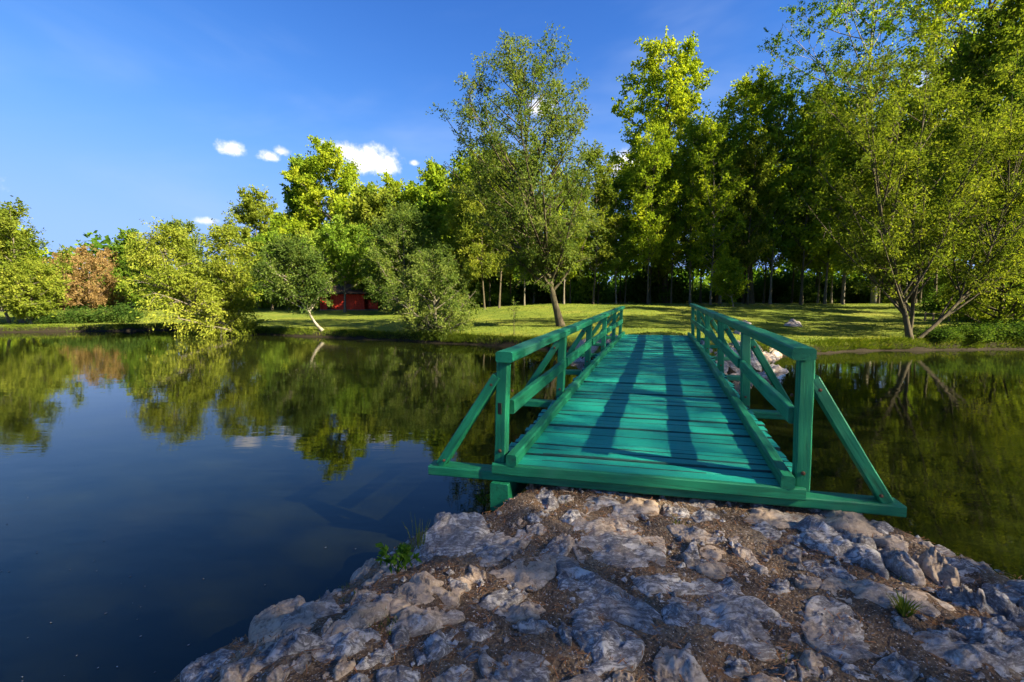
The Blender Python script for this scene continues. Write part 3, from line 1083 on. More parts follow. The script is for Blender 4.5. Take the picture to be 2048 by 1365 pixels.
# ------------------------------------------------------------------ stones of the far landing and boulders on the lawn
landing = empty('stone_landing', (4.9, 14.2, gz(4.9, 14.2)))
tag(landing, 'heap of pale rocks along the bank at the far end of the bridge', 'rocks')
LE = np.array(landing.location)
rg = random.Random(21)
spots = []
for k in range(420):
    x, y = rg.uniform(2.4, 10.5), rg.uniform(12.0, 17.6)
    sd = float(poly_sd(np.array([x]), np.array([y]), POND)[0])
    if not (-.45 < sd < 1.0):
        continue
    s = rg.uniform(.18, .42)
    if any((x - a) ** 2 + (y - b2) ** 2 < (.52 * (s + q)) ** 2 for a, b2, q in spots):
        continue
    spots.append((x, y, s))
    n = 7
    a0 = rg.uniform(0, 6)
    P = [(x + math.cos(a0 + i * 6.283 / n) * s * rg.uniform(.75, 1.1), y + math.sin(a0 + i * 6.283 / n) * s * rg.uniform(.6, 1.0)) for i in range(n)]
    me, c = stone_mesh(P, s * rg.uniform(.45, .8), 300 + k, lambda X, Y: np.maximum(ground_h(X, Y), -.08), 20, 8, .2)
    o = link('stone', me, landing)
    o.location = tuple(c - LE)


def boulder(x, y, s, h, seed, label):
    rg = random.Random(seed)
    P = [(x + math.cos(i * .785) * s * rg.uniform(.85, 1.1), y + math.sin(i * .785) * s * rg.uniform(.7, .95)) for i in range(8)]
    me, c = stone_mesh(P, h, seed, ground_h, 28, 9, .1)
    me.name = 'boulder'
    o = link('boulder', me)
    o.location = tuple(c)
    tag(o, label, 'boulder', 'boulders on the lawn')


def on_ground(px, py, zguess=.9):
    """ground point seen at a pixel"""
    d = pix_dir(px, py)
    t = 5.0
    while t < 200:
        p = Vector((0, 0, CAMZ)) + d * t
        if p.z <= gz(p.x, p.y):
            return p
        t += .15
    return p


p = on_ground(1586, 652)
boulder(p.x, p.y, .42, .36, 401, 'grey rounded boulder alone on the sunlit lawn right of the bridge')
p = on_ground(1489, 648)
boulder(p.x, p.y, .34, .30, 402, 'small pale boulder on the lawn just behind the right handrail')
p = on_ground(1478, 668)
boulder(p.x, p.y, .30, .40, 403, 'pale upright rock on the lawn seen between right handrail and its brace')

# ------------------------------------------------------------------ trees
def bez(p0, p1, p2, n):
    t = np.linspace(0, 1, n)[:, None]
    return (1 - t) ** 2 * p0 + 2 * t * (1 - t) * p1 + t * t * p2


def unit(v):
    return v / (np.linalg.norm(v, axis=-1, keepdims=True) + 1e-9)


def leaf_quads(pos, axis, size, ratio, r, fold=.25):
    n = len(pos)
    axis = unit(axis)
    rv = unit(r.normal(size=(n, 3)))
    side = unit(np.cross(axis, rv))
    nor = np.cross(side, axis)
    L = (size * r.uniform(.65, 1.25, n))[:, None]
    W = L * ratio * .5
    b = pos
    tip = pos + axis * L
    m = pos + axis * L * .45 + nor * (L * fold * ratio * .5)
    return np.stack([b, m + side * W, tip, m - side * W], 1).reshape(-1, 3)


def build_tree(name, seed, trunk, r0, zlo, zhi, R, nl=26, ns=6, nt=6, nleaf=14, leaf=.14, ratio=.5, droop=0.0, p=.75, q=.65, slope=.7, sub=.42, twig=.5,
               mat='leaf_green', bark='bark_grey', extra=None, squash=1.0, cluster=.28, stems=None, gap=0.0):
    """a tree thing's two meshes, in metres about its foot. trunk: list of (x, y, z)."""
    r = np.random.default_rng(seed)
    T = np.array(trunk, float)
    # smooth trunk
    cum = np.concatenate([[0], np.cumsum(np.linalg.norm(np.diff(T, axis=0), axis=1))])
    s = np.linspace(0, cum[-1], 16)
    TP = np.column_stack([np.interp(s, cum, T[:, k]) for k in range(3)])
    for _ in range(2):
        TP[1:-1] = (TP[:-2] + 2 * TP[1:-1] + TP[2:]) / 4
    TP[2:] += np.cumsum(r.normal(0, .012 * cum[-1] / 16, (14, 3)) * np.array([1, 1, .1]), axis=0)
    rad = r0 * (1 - np.linspace(0, 1, 16) ** .9 * .93)
    rad[0] *= 1.45
    rad[1] *= 1.1
    W = Quads()
    W.tube(TP, rad, 9)
    trunks = [(TP, rad)]
    if stems:
        for st in stems:
            ST = np.array(st, float)
            cs = np.concatenate([[0], np.cumsum(np.linalg.norm(np.diff(ST, axis=0), axis=1))])
            ss = np.linspace(0, cs[-1], 12)
            SP = np.column_stack([np.interp(ss, cs, ST[:, k]) for k in range(3)])
            SP[1:-1] = (SP[:-2] + 2 * SP[1:-1] + SP[2:]) / 4
            SP[1:] += np.cumsum(r.normal(0, .015 * cs[-1] / 12, (11, 3)), axis=0)
            sr = r0 * .8 * (1 - np.linspace(0, 1, 12) ** .9 * .93)
            W.tube(SP, sr, 8)
            trunks.append((SP, sr))
    LP, LA, LT = [], [], []
    for k in range(nl):
        t = (k + r.uniform(0, 1)) / nl
        if r.random() < gap:
            continue
        tp, tr = trunks[k % len(trunks)]
        zt = zlo + t * (zhi - zlo)
        rr = R * max(.10, math.sin(math.pi * min(.999, (t * .93 + .05) ** p))) ** q
        az = k * 2.39996 + r.uniform(-.5, .5)
        cx = np.interp(zt, tp[:, 2], tp[:, 0])
        cy = np.interp(zt, tp[:, 2], tp[:, 1])
        if zt > tp[-1, 2]:
            cx, cy = tp[-1, 0], tp[-1, 1]
        reach = rr * r.uniform(.62, 1.12)
        tip = np.array([cx + math.cos(az) * reach, cy + math.sin(az) * reach * squash, zt])
        za = min(max(zt - reach * slope * r.uniform(.8, 1.3), tp[0, 2] + .22 * (zlo - tp[0, 2])), tp[-2, 2])
        a0 = np.array([np.interp(za, tp[:, 2], tp[:, 0]), np.interp(za, tp[:, 2], tp[:, 1]), za])
        mid = a0 * .5 + tip * .5 + np.array([math.cos(az), math.sin(az), 0]) * reach * .12 - np.array([0, 0, .10 * reach])
        if droop > 0:
            mid = mid + np.array([0, 0, reach * .55 * droop])
        LPATH = bez(a0, mid, tip, 7)
        lr0 = min(np.interp(za, tp[:, 2], tr) * .55, r0 * .42) + .012
        W.tube(LPATH, lr0 * (1 - np.linspace(0, 1, 7) * .86), 5)
        ldir = unit(tip - a0)
        cl_t = r.uniform(0, 1)
        for j in range(ns):
            u = .28 + .72 * (j + r.uniform(.1, .95)) / ns
            q0 = np.array([np.interp(u * 6, np.arange(7), LPATH[:, c]) for c in range(3)])
            d = unit(ldir * .55 + r.normal(0, .62, 3) + np.array([0, 0, .30 - .75 * droop]))
            ln = sub * R * r.uniform(.55, 1.15) * (1.15 - .45 * u)
            q1 = q0 + d * ln * .5
            q2 = q0 + d * ln + np.array([0, 0, -droop * ln * .55])
            SPATH = bez(q0, q1, q2, 4)
            W.tube(SPATH, lr0 * .32 * (1 - np.linspace(0, 1, 4) * .8) + .004, 3)
            st_t = np.clip(cl_t * .5 + r.uniform(0, .5), 0, 1)
            uu = r.uniform(.12, 1.0, nt)
            tq = np.column_stack([np.interp(uu * 3, np.arange(4), SPATH[:, c]) for c in range(3)])
            td = unit(d[None] * .6 + r.normal(0, .75, (nt, 3)) + np.array([0, 0, .18 - 1.0 * droop]))
            tl = twig * r.uniform(.5, 1.2, nt)
            ul = r.uniform(.05, 1.0, (nt, nleaf))
            pos = tq[:, None, :] + td[:, None, :] * (tl[:, None] * ul)[..., None]
            pos = pos + r.normal(0, cluster * twig * .5, pos.shape) * np.array([1, 1, .8])
            pos[..., 2] -= droop * (tl[:, None] * ul) * .6
            ax = td[:, None, :] * .7 + r.normal(0, .6, pos.shape) + np.array([0, 0, -.25 - .8 * droop])
            LP.append(pos.reshape(-1, 3))
            LA.append(ax.reshape(-1, 3))
            LT.append(np.clip(st_t * .65 + r.normal(.18, .13, nt * nleaf), 0, 1))
    pos = np.concatenate(LP)
    ax = np.concatenate(LA)
    tint = np.concatenate(LT)
    if extra is not None:
        keep = extra(pos)
        pos, ax, tint = pos[keep], ax[keep], tint[keep]
    v = leaf_quads(pos, ax, leaf, ratio, r)
    f = np.arange(len(pos) * 4).reshape(-1, 4)
    return W.mesh('trunk', M[bark]), np_mesh('crown', v, f, M[mat], False, tint)


TREES = []


def place_tree(name, meshes, x, y, rz, label, group=None, sc=(1, 1, 1), cat='tree', z=None):
    zz = gz(x, y) - .06 if z is None else z
    e = empty(name, (x, y, zz), rz)
    e.scale = sc
    link('trunk', meshes[0], e)
    link('crown', meshes[1], e)
    tag(e, label, cat, group)
    TREES.append(e)
    return e


def X_at(px, y, z=1.0):
    return (px - 1024) / F_PX * (y * math.cos(PITCH) - (z - CAMZ) * math.sin(PITCH))


def top_z(py, y):
    """height at depth y that shows at picture row py"""
    d = pix_dir(1024, py)
    return CAMZ + d.z / d.y * y


def solo(name, label, px, y, py_top, py_low, hw, seed, base_px=None, r0=None, group=None, lean=(), cat='tree', **kw):
    """one tree of its own: crown centre column px, crown rows, half width in picture columns at depth y"""
    bx = X_at(base_px if base_px is not None else px, y)
    g = gz(bx, y) - .06
    zt, zl = top_z(py_top, y) - g, max(top_z(py_low, y) - g, .15)
    cx = X_at(px, y, (zt + zl) / 2 + g) - bx
    R = hw / F_PX * y
    if r0 is None:
        r0 = .05 + zt * .011
    tr = [(0, 0, 0)] + list(lean) + [(cx * .9, 0, zl + (zt - zl) * .45), (cx, .0, zt * .97)]
    ms = build_tree(name, seed, tr, r0, zl + .02 * zt, zt * .985, R, **kw)
    return place_tree(name, ms, bx, y, 0, label, group, cat=cat, z=g)


# --- single trees of the far shore, left to right
solo('broadleaf_tree', 'leafy green tree with two leaning trunks at the far left edge of the pond', 30, 34, 415, 600, 72, 101, base_px=44, lean=[(-.3, 0, 1.0)],
     nl=34, ns=6, nt=7, nleaf=18, leaf=.18, ratio=.6, mat='leaf_olive', twig=.7, stems=[[(-1.0, 0, 0), (-1.5, 0, 1.6), (-2.0, .3, 5.5)]])
solo('broadleaf_tree', 'low yellow green tree on the bank in front of the far left trees', 62, 32.5, 535, 625, 56, 102, nl=26, ns=6, nt=6, nleaf=17, leaf=.16, ratio=.6, mat='leaf_willow', twig=.6)
for i, (px, hw, tp, y) in enumerate([(126, 42, 512, 60), (178, 50, 500, 58), (225, 38, 505, 63)]):
    solo('rust_tree', ['rust brown tree at the left of the three brown trees', 'largest rust brown tree in the middle of the three brown trees', 'rust brown tree beside the leaning willow'][i],
         px, y, tp, 600, hw, 110 + i, nl=24, ns=5, nt=5, nleaf=12, leaf=.24, ratio=.55, mat='leaf_brown', bark='bark_red', twig=.8, slope=1.1, group='rust brown trees on the far bank')
solo('broadleaf_tree', 'small dark tree top showing above the rust trees and leaning willow', 262, 64, 468, 590, 36, 121, nl=22, ns=5, nt=5, nleaf=14, leaf=.34, ratio=.7, mat='leaf_green', twig=.8)
solo('broadleaf_tree', 'grey green round topped tree behind the leaning willow', 368, 60, 450, 600, 52, 122, nl=26, ns=6, nt=6, nleaf=14, leaf=.32, ratio=.6, mat='leaf_silver', twig=.9)
solo('willow_tree', 'sunlit willow leaning far out over the water, its crown touching the pond', 328, 27.5, 462, 668, 82, 131, base_px=500, r0=.20, lean=[(-1.6, 0, .75), (-3.3, 0, 1.9)],
     nl=40, ns=6, nt=7, nleaf=16, leaf=.17, ratio=.42, droop=.35, mat='leaf_willow', bark='bark_grey', twig=.7, p=.8, q=.5, slope=.5)
solo('willow_tree', 'slim yellow willow on a thin bent trunk right of the leaning willow', 462, 29, 455, 615, 50, 132, base_px=474, r0=.10, lean=[(-.35, 0, 1.3)], nl=26, ns=5, nt=6, nleaf=15,
     leaf=.18, ratio=.42, droop=.25, mat='leaf_willow', twig=.65)
solo('broadleaf_tree', 'medium green tree left of the tall yellow poplar', 515, 66, 392, 590, 56, 141, nl=40, ns=6, nt=7, nleaf=20, leaf=.28, ratio=.7, mat='leaf_willow', twig=1.0, p=.85, q=.42)
solo('broadleaf_tree', 'shaded olive tree on a pale trunk leaning out from the bank', 580, 26.5, 488, 590, 70, 151, base_px=645, r0=.085, lean=[(-.55, 0, .55), (-1.0, 0, 1.7)], nl=32, ns=6, nt=6, nleaf=16,
     leaf=.16, ratio=.45, droop=.15, mat='leaf_silver', bark='bark_pale', twig=.6, squash=.8)
solo('poplar_tree', 'tallest yellow green poplar in front of the white cloud', 662, 72, 296, 590, 74, 161, nl=68, ns=7, nt=7, nleaf=21, leaf=.31, ratio=.8, mat='leaf_poplar', twig=1.15, p=.95, q=.42, slope=1.0)
solo('poplar_tree', 'darker poplar crown at the left flank of the tallest poplar', 606, 76, 318, 590, 30, 162, nl=44, ns=6, nt=6, nleaf=15, leaf=.42, ratio=.8, mat='leaf_green', twig=1.1, p=.95, q=.4, slope=1.2)
solo('broadleaf_tree', 'bright green tree standing over the red cabin', 690, 50, 462, 540, 84, 171, nl=34, ns=6, nt=6, nleaf=15, leaf=.26, ratio=.7, mat='leaf_green', twig=.8)
solo('broadleaf_tree', 'wide olive tree right of the red cabin', 808, 44, 425, 600, 88, 172, nl=38, ns=6, nt=7, nleaf=15, leaf=.23, ratio=.5, mat='leaf_silver', twig=.8)
solo('willow_tree', 'low bushy willow with a dark stem at the water edge left of the bridge', 868, 23.6, 508, 668, 88, 173, base_px=872, r0=.10, nl=40, ns=6, nt=7, nleaf=15, leaf=.13, ratio=.42, droop=.2,
     mat='leaf_silver', twig=.5, p=.75, q=.5)
solo('broadleaf_tree', 'pointed green tree just right of the white cloud', 792, 70, 358, 590, 50, 174, nl=34, ns=6, nt=6, nleaf=14, leaf=.36, ratio=.7, mat='leaf_poplar', twig=1.0, p=.9, q=.5)
solo('broadleaf_tree', 'thin tall tree top rising left of the big silver willow', 868, 70, 325, 590, 40, 175, nl=38, ns=6, nt=6, nleaf=14, leaf=.32, ratio=.7, mat='leaf_poplar', twig=.9, p=.9, q=.5)
solo('broadleaf_tree', 'round deep green tree below the thin tree top', 862, 56, 388, 560, 46, 176, nl=30, ns=6, nt=6, nleaf=15, leaf=.30, ratio=.7, mat='leaf_green', twig=.9)
solo('willow_tree', 'big silver green willow with a leaning trunk on the lawn left of the bridge', 1048, 25, 104, 555, 150, 181, base_px=1122, r0=.19, lean=[(-.55, 0, 2.0), (-.9, 0, 4.2)],
     nl=76, ns=7, nt=7, nleaf=17, leaf=.145, ratio=.45, droop=.08, mat='leaf_silver', bark='bark_dark', twig=.6, p=1.35, q=.6, slope=1.0, gap=.05)
solo('young_tree', 'thin bare sapling at the water edge left of the bridge', 1028, 22, 600, 640, 10, 182, r0=.022, nl=8, ns=3, nt=2, nleaf=4, leaf=.08, mat='leaf_silver', twig=.15, bark='bark_dark')
solo('poplar_tree', 'tall bright yellow poplar behind the bridge with a separate left bough', 1330, 45, 88, 470, 100, 191, nl=60, ns=7, nt=7, nleaf=16, leaf=.25, ratio=.8, mat='leaf_poplar', bark='bark_dark', twig=.8,
     p=1.15, q=.55, slope=.9, gap=.18)
solo('broadleaf_tree', 'tall green tree between the yellow poplar and the big right hand trees', 1500, 42, 160, 500, 92, 192, nl=50, ns=7, nt=6, nleaf=15, leaf=.23, ratio=.7, mat='leaf_poplar', bark='bark_dark', twig=.8, gap=.25)
solo('broadleaf_tree', 'yellowish tree behind the silver willow at its left side', 945, 50, 318, 560, 58, 193, nl=40, ns=6, nt=7, nleaf=14, leaf=.28, ratio=.6, mat='leaf_poplar', bark='bark_dark', twig=.9, p=.9, q=.5)
solo('young_tree', 'small bright green sapling on the lawn edge right of the bridge', 1456, 36, 520, 590, 28, 194, base_px=1466, r0=.05, nl=18, ns=5, nt=5, nleaf=12, leaf=.20, ratio=.7, mat='leaf_poplar', bark='bark_pale', twig=.5)
solo('poplar_tree', 'huge open crowned poplar with a pale trunk, its top out of the picture', 1735, 43, -160, 430, 200, 201, base_px=1748, r0=.25, nl=80, ns=7, nt=7, nleaf=16, leaf=.19, ratio=.75, mat='leaf_green',
     bark='bark_pale', twig=.7, p=.9, q=.5, slope=.8, gap=.1)
solo('poplar_tree', 'massive trunked tall tree at the right with dense high foliage', 1965, 33, -230, 380, 175, 202, base_px=1985, r0=.28, nl=80, ns=7, nt=7, nleaf=16, leaf=.18, ratio=.7, mat='leaf_poplar', bark='bark_dark',
     twig=.65, p=.9, q=.5, slope=.8, gap=.06)
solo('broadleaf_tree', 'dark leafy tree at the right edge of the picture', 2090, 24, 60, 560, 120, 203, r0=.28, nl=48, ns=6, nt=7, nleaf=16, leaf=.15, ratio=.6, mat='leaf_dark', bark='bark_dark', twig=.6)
solo('broadleaf_tree', 'dense low branched tree overhanging the water at the right edge', 2005, 21.6, 230, 640, 105, 204, r0=.12, nl=46, ns=6, nt=7, nleaf=15, leaf=.14, ratio=.5, droop=.1, mat='leaf_olive', bark='bark_dark',
     twig=.55, p=.85, q=.5, gap=.1)
# the spreading willow at the right bank: several stems from one foot
bx = X_at(1822, 19.6)
g = gz(bx, 19.6) - .05
ms = build_tree('willow', 211, [(0, 0, 0), (-.3, 0, 1.2), (-1.0, 0, 3.4), (-1.9, .2, 6.5), (-2.4, .2, 11.0)], .11, 3.4, 12.6, 2.9, nl=90, ns=7, nt=7, nleaf=16, leaf=.125, ratio=.42, droop=.12, mat='leaf_olive',
                bark='bark_dark', twig=.55, p=1.1, q=.5, slope=1.6, gap=.12,
                stems=[[(.15, .2, 0), (.25, .2, 2), (.1, .4, 6), (.3, .4, 11.5)], [(.3, 0, 0), (1.6, 0, 1.2), (3.0, 0, 2.9), (4.4, .3, 7.2)]])
place_tree('willow_tree', ms, bx, 19.6, 0, 'spreading olive willow with several slanting stems on the right bank', z=g)

# --- the wood behind the lawn: slim crowded trees
SLIM = []
for i, (mat, bark) in enumerate([('leaf_olive', 'bark_dark'), ('leaf_poplar', 'bark_grey'), ('leaf_willow', 'bark_red'), ('leaf_green', 'bark_grey'), ('leaf_poplar', 'bark_dark')]):
    rr = random.Random(500 + i)
    H = 15.0
    SLIM.append(build_tree('slim', 520 + i, [(0, 0, 0), (rr.uniform(-.3, .3), rr.uniform(-.3, .3), 6), (rr.uniform(-.5, .5), rr.uniform(-.4, .4), H * .96)],   .095, 3.6, H, 2.2, nl=36, ns=6, nt=6, nleaf=11, leaf=.20,
                           ratio=.65, mat=mat, bark=bark, twig=.7, p=1.0, q=.5, slope=1.0, gap=.20))
rw = random.Random(77)
ORD = ['first', 'second', 'third', 'fourth', 'fifth', 'sixth', 'seventh', 'eighth', 'ninth', 'tenth', 'eleventh', 'twelfth', 'thirteenth', 'fourteenth', 'fifteenth', 'sixteenth', 'seventeenth',
       'eighteenth', 'nineteenth', 'twentieth']
WOOD_L = 'slim tall tree among the crowded trunks of the wood behind the lawn'
k = 0
for row, (y0, px0, px1, n) in enumerate([(40, 930, 1990, 20), (44, 905, 2020, 22), (49, 890, 2060, 18)]):
    for i in range(n):
        px = px0 + (px1 - px0) * (i + rw.uniform(.1, .9)) / n
        y = y0 + rw.uniform(-1.5, 2.0)
        x = X_at(px, y)
        h = rw.uniform(.72, 1.05)
        if px > 1500:
            h *= 1.15
        place_tree('slim_tree', SLIM[rw.randrange(5)], x, y, rw.uniform(0, 6.28), 'slim tree at the front edge of the wood, %s trunk from the left' % ORD[i] if row == 0 else WOOD_L, 'slim trees of the wood', (h * rw.uniform(.85, 1.15), h * rw.uniform(.85, 1.15), h * (1.02 if px < 1250 else 1.1)))
        k += 1
# slender trees between the big right hand ones
for i, (px, y, m, sc, lb) in enumerate([(1648, 40, 1, 1.25, 'slender light green tree left of the pale trunked poplar'), (1868, 36, 0, 1.3, 'slender green tree between the spreading willow and the massive trunk'),
                                        (1600, 39, 4, 1.2, 'slender yellow green tree right of the tall green tree behind the lawn'), (1420, 38.5, 1, 1.05, 'slender yellow green tree beside the bright sapling'),
                                        (1915, 30, 3, 1.2, 'slender dark trunked tree just right of the low fence'), (1975, 28.5, 0, 1.3, 'slender olive tree in front of the massive trunked tall tree'),
                                        (2035, 31, 1, 1.35, 'slender yellow green tree nearest the right edge of the picture'), (1790, 41, 4, 1.35, 'slender yellow tree right of the pale trunked poplar')]):
    place_tree('slender_tree', SLIM[m], X_at(px, y), y, i * 2.1, lb, None, (sc * .9, sc * .9, sc))
# leafy trees closing the row behind the left lawn
ROW = []
for i, (mat, bark) in enumerate([('leaf_green', 'bark_dark'), ('leaf_poplar', 'bark_grey'), ('leaf_olive', 'bark_grey')]):
    ROW.append(build_tree('row', 580 + i, [(0, 0, 0), (.2, .1, 3), (0, .2, 9.6)], .16, 1.6, 10.0, 3.0, nl=34, ns=6, nt=6, nleaf=16, leaf=.30, ratio=.65, mat=mat, bark=bark, twig=.9, p=.85, q=.45))
for i, (px, y, m, sc) in enumerate(sorted([(300, 58, 0, .8) , (545, 58, 0, .95), (580, 62, 1, 1.2), (625, 60, 2, 1.0), (735, 64, 1, 1.6), (770, 60, 2, 1.5), (835, 62, 1, 1.6),
                                    (900, 57, 1, 1.6), (930, 54, 2, 1.35), (980, 58, 1, 1.7), (5, 52, 1, 1.1), (-60, 50, 0, 1.2)])):
    place_tree('row_tree', ROW[m], X_at(px, y), y, i * 1.3, 'leafy tree in the row behind the left lawn, %s from the left' % ORD[i], 'row of trees behind the left lawn', (sc, sc, sc))
# trees beyond the picture's right edge that shade the bridge
BANK = build_tree('bank', 560, [(0, 0, 0), (.3, .2, 8), (-.2, .4, 19)], .22, 6.5, 21.0, 3.6, nl=50, ns=8, nt=7, nleaf=5, leaf=.19, ratio=.65, mat='leaf_green', bark='bark_grey', twig=1.1, p=.95, q=.4, slope=.8, sub=.5, cluster=.6)
for i, (x, y) in enumerate([(19.8, -12.4), (21.5, -9.2), (23.2, -6.0), (24.8, -2.8), (26.4, 0.4), (28.0, 3.6)]):
    place_tree('bank_tree', BANK, x, y, i * 1.7, 'tall leafy tree on the right bank beyond the edge of the picture', 'trees beyond the right edge', (1, 1, 1 + .04 * (i % 3)))


# --- shrubs
def shrub_mesh(seed, R, H, n, leaf, mat, ratio=.6):
    r = np.random.default_rng(seed)
    W = Quads()
    LPp, LA, LT = [], [], []
    for k in range(16):
        az = r.uniform(0, 6.283)
        up = r.uniform(.25, 1.0)
        tip = np.array([math.cos(az) * R * (1.15 - up * .7), math.sin(az) * R * (1.15 - up * .7), H * up * r.uniform(.75, 1.0)])
        path = bez(np.array([math.cos(az) * .05, math.sin(az) * .05, 0]), tip * np.array([.35, .35, .65]), tip, 5)
        W.tube(path, .022 * R * (1 - np.linspace(0, 1, 5) * .8), 4)
        m = n // 16
        u = r.uniform(.3, 1.0, m)
        pos = np.column_stack([np.interp(u * 4, np.arange(5), path[:, c]) for c in range(3)]) + r.normal(0, .17 * R, (m, 3)) * np.array([1, 1, .8])
        pos[:, 2] = np.maximum(pos[:, 2], .02)
        LPp.append(pos)
        LA.append(r.normal(0, 1, (m, 3)) + np.array([0, 0, .2]))
        LT.append(np.clip(r.uniform(0, .6) + r.normal(.2, .12, m), 0, 1))
    pos = np.concatenate(LPp)
    v = leaf_quads(pos, np.concatenate(LA), leaf, ratio, r)
    return W.mesh('stems', M['bark_dark']), np_mesh('foliage', v, np.arange(len(pos) * 4).reshape(-1, 4), M[mat], False, np.concatenate(LT))


def shrub(name, ms, x, y, sc, rz, label, group):
    e = empty(name, (x, y, max(gz(x, y), 0) - .04), rz)
    e.scale = sc
    link('stems', ms[0], e)
    link('foliage', ms[1], e)
    tag(e, label, 'shrub', group)


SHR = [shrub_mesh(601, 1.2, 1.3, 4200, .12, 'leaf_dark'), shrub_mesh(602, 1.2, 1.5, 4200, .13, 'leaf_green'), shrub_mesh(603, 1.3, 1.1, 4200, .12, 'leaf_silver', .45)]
rw = random.Random(9)
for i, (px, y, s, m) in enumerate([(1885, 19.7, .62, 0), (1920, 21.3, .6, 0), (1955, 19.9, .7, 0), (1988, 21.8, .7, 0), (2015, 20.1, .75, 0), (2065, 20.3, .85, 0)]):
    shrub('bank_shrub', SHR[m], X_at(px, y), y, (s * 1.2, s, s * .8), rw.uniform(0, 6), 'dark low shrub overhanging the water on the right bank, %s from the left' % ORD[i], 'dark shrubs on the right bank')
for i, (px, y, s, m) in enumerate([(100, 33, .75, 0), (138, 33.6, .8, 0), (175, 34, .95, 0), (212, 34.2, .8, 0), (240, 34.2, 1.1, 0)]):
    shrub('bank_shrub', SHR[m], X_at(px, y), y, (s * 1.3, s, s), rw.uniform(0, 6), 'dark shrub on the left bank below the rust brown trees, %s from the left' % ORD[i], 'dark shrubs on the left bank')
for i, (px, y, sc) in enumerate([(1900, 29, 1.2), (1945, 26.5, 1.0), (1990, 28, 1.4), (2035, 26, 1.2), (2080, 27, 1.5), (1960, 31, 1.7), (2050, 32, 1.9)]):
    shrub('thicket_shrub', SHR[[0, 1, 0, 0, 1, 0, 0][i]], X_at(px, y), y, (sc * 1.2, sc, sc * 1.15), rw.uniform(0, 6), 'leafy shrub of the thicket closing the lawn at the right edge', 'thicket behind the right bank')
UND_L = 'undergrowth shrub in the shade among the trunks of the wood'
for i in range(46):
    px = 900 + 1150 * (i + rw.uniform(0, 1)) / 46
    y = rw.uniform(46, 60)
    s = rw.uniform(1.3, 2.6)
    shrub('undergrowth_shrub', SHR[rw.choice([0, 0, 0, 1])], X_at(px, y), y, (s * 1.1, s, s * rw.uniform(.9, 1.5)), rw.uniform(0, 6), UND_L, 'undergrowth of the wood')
for i in range(26):
    px = -60 + 960 * (i + rw.uniform(0, 1)) / 26
    y = rw.uniform(66, 80)
    s = rw.uniform(2.2, 3.6)
    shrub('hedge_shrub', SHR[rw.choice([0, 1, 2])], X_at(px, y), y, (s * 1.2, s, s * rw.uniform(.8, 1.3)), rw.uniform(0, 6), 'bushy shrub in the hedge behind the left lawn', 'hedge behind the left lawn')

# far wood that closes the view, one mass
r = np.random.default_rng(31)
n = 75000
px = r.uniform(-900, 3000, n)
y = r.uniform(84, 110, n)
x = (px - 1024) / F_PX * y
hmax = 10 + 4 * np.sin(px * .012) + 3 * np.sin(px * .031 + 1) + np.where(px > 880, 2.0, -1.0)
z = r.random(n) ** 1.5 * hmax
pos = np.column_stack([x, y, z + 1.0])
v = leaf_quads(pos, r.normal(size=(n, 3)), 1.1, .8, r)
tn = np.clip(.3 + .25 * np.sin(px * .05) + r.normal(0, .15, n), 0, 1)
tag(link('far_wood', np_mesh('far_wood', v, np.arange(n * 4).reshape(-1, 4), M['leaf_green'], False, tn)), 'far wood seen as one mass behind the nearer trees', 'wood', None, 'stuff')

# ------------------------------------------------------------------ red cabin
cy = 57.0
cxl, cxr = X_at(642, cy), X_at(757, cy)
cz = gz((cxl + cxr) / 2, cy)
cabin = empty('garden_cabin', ((cxl + cxr) / 2, cy, cz))
tag(cabin, 'red wooden garden cabin with a dark roof under the trees', 'cabin')
WC = cxr - cxl


def box(name, x0, x1, y0, y1, z0, z1, mat, parent):
    v = [(x0, y0, z0), (x1, y0, z0), (x1, y1, z0), (x0, y1, z0), (x0, y0, z1), (x1, y0, z1), (x1, y1, z1), (x0, y1, z1)]
    f = [(3, 2, 1, 0), (4, 5, 6, 7), (0, 1, 5, 4), (1, 2, 6, 5), (2, 3, 7, 6), (3, 0, 4, 7)]
    me = bpy.data.meshes.new(name)
    me.from_pydata(v, [], f)
    me.materials.append(mat)
    me.update()
    return link(name, me, parent)


x0 = -WC / 2
nb = 14
wl = WC * .20
ww = WC * .54
for i in range(nb):
    box('wall_board', x0 + wl + ww * i / nb + .012, x0 + wl + ww * (i + 1) / nb - .012, 0 + .012 * (i % 2), .06 + .012 * (i % 2), .12, 2.05, M['red'], cabin)
box('back_wall', x0 + .05, x0 + WC * .76, 3.2, 3.28, .1, 2.05, M['red'], cabin)
box('floor_slab', x0 - .1, -x0 + .1, -.3, 3.4, 0, .12, M['post_wood'], cabin)
for i in range(3):
    box('end_board', x0 + .03 + i * .26, x0 + .27 + i * .26, -.02, .04, .12, 1.9, M['red'], cabin)
for xx in (x0 + .02, x0 + WC * .19, x0 + WC * .745, -x0 - .16):
    box('post', xx, xx + .14, -.22, -.08, .12, 2.2, M['red'], cabin)
for i in range(5):
    box('parapet_board', -x0 - 1.25 + i * .24, -x0 - 1.03 + i * .24, -.07, -.02, .2, 1.15, M['red'], cabin)
box('parapet_rail', -x0 - 1.3, -x0 + .0, -.075, -.0, 1.15, 1.25, M['red'], cabin)
rv = [(x0 - .4, -.7, 2.12), (-x0 + .4, -.7, 2.12), (-x0 + .4, 1.6, 3.35), (x0 - .4, 1.6, 3.35), (-x0 + .4, 3.7, 2.12), (x0 - .4, 3.7, 2.12)]
rv2 = [(a, b2, c + .12) for a, b2, c in rv]
me = bpy.data.meshes.new('roof')
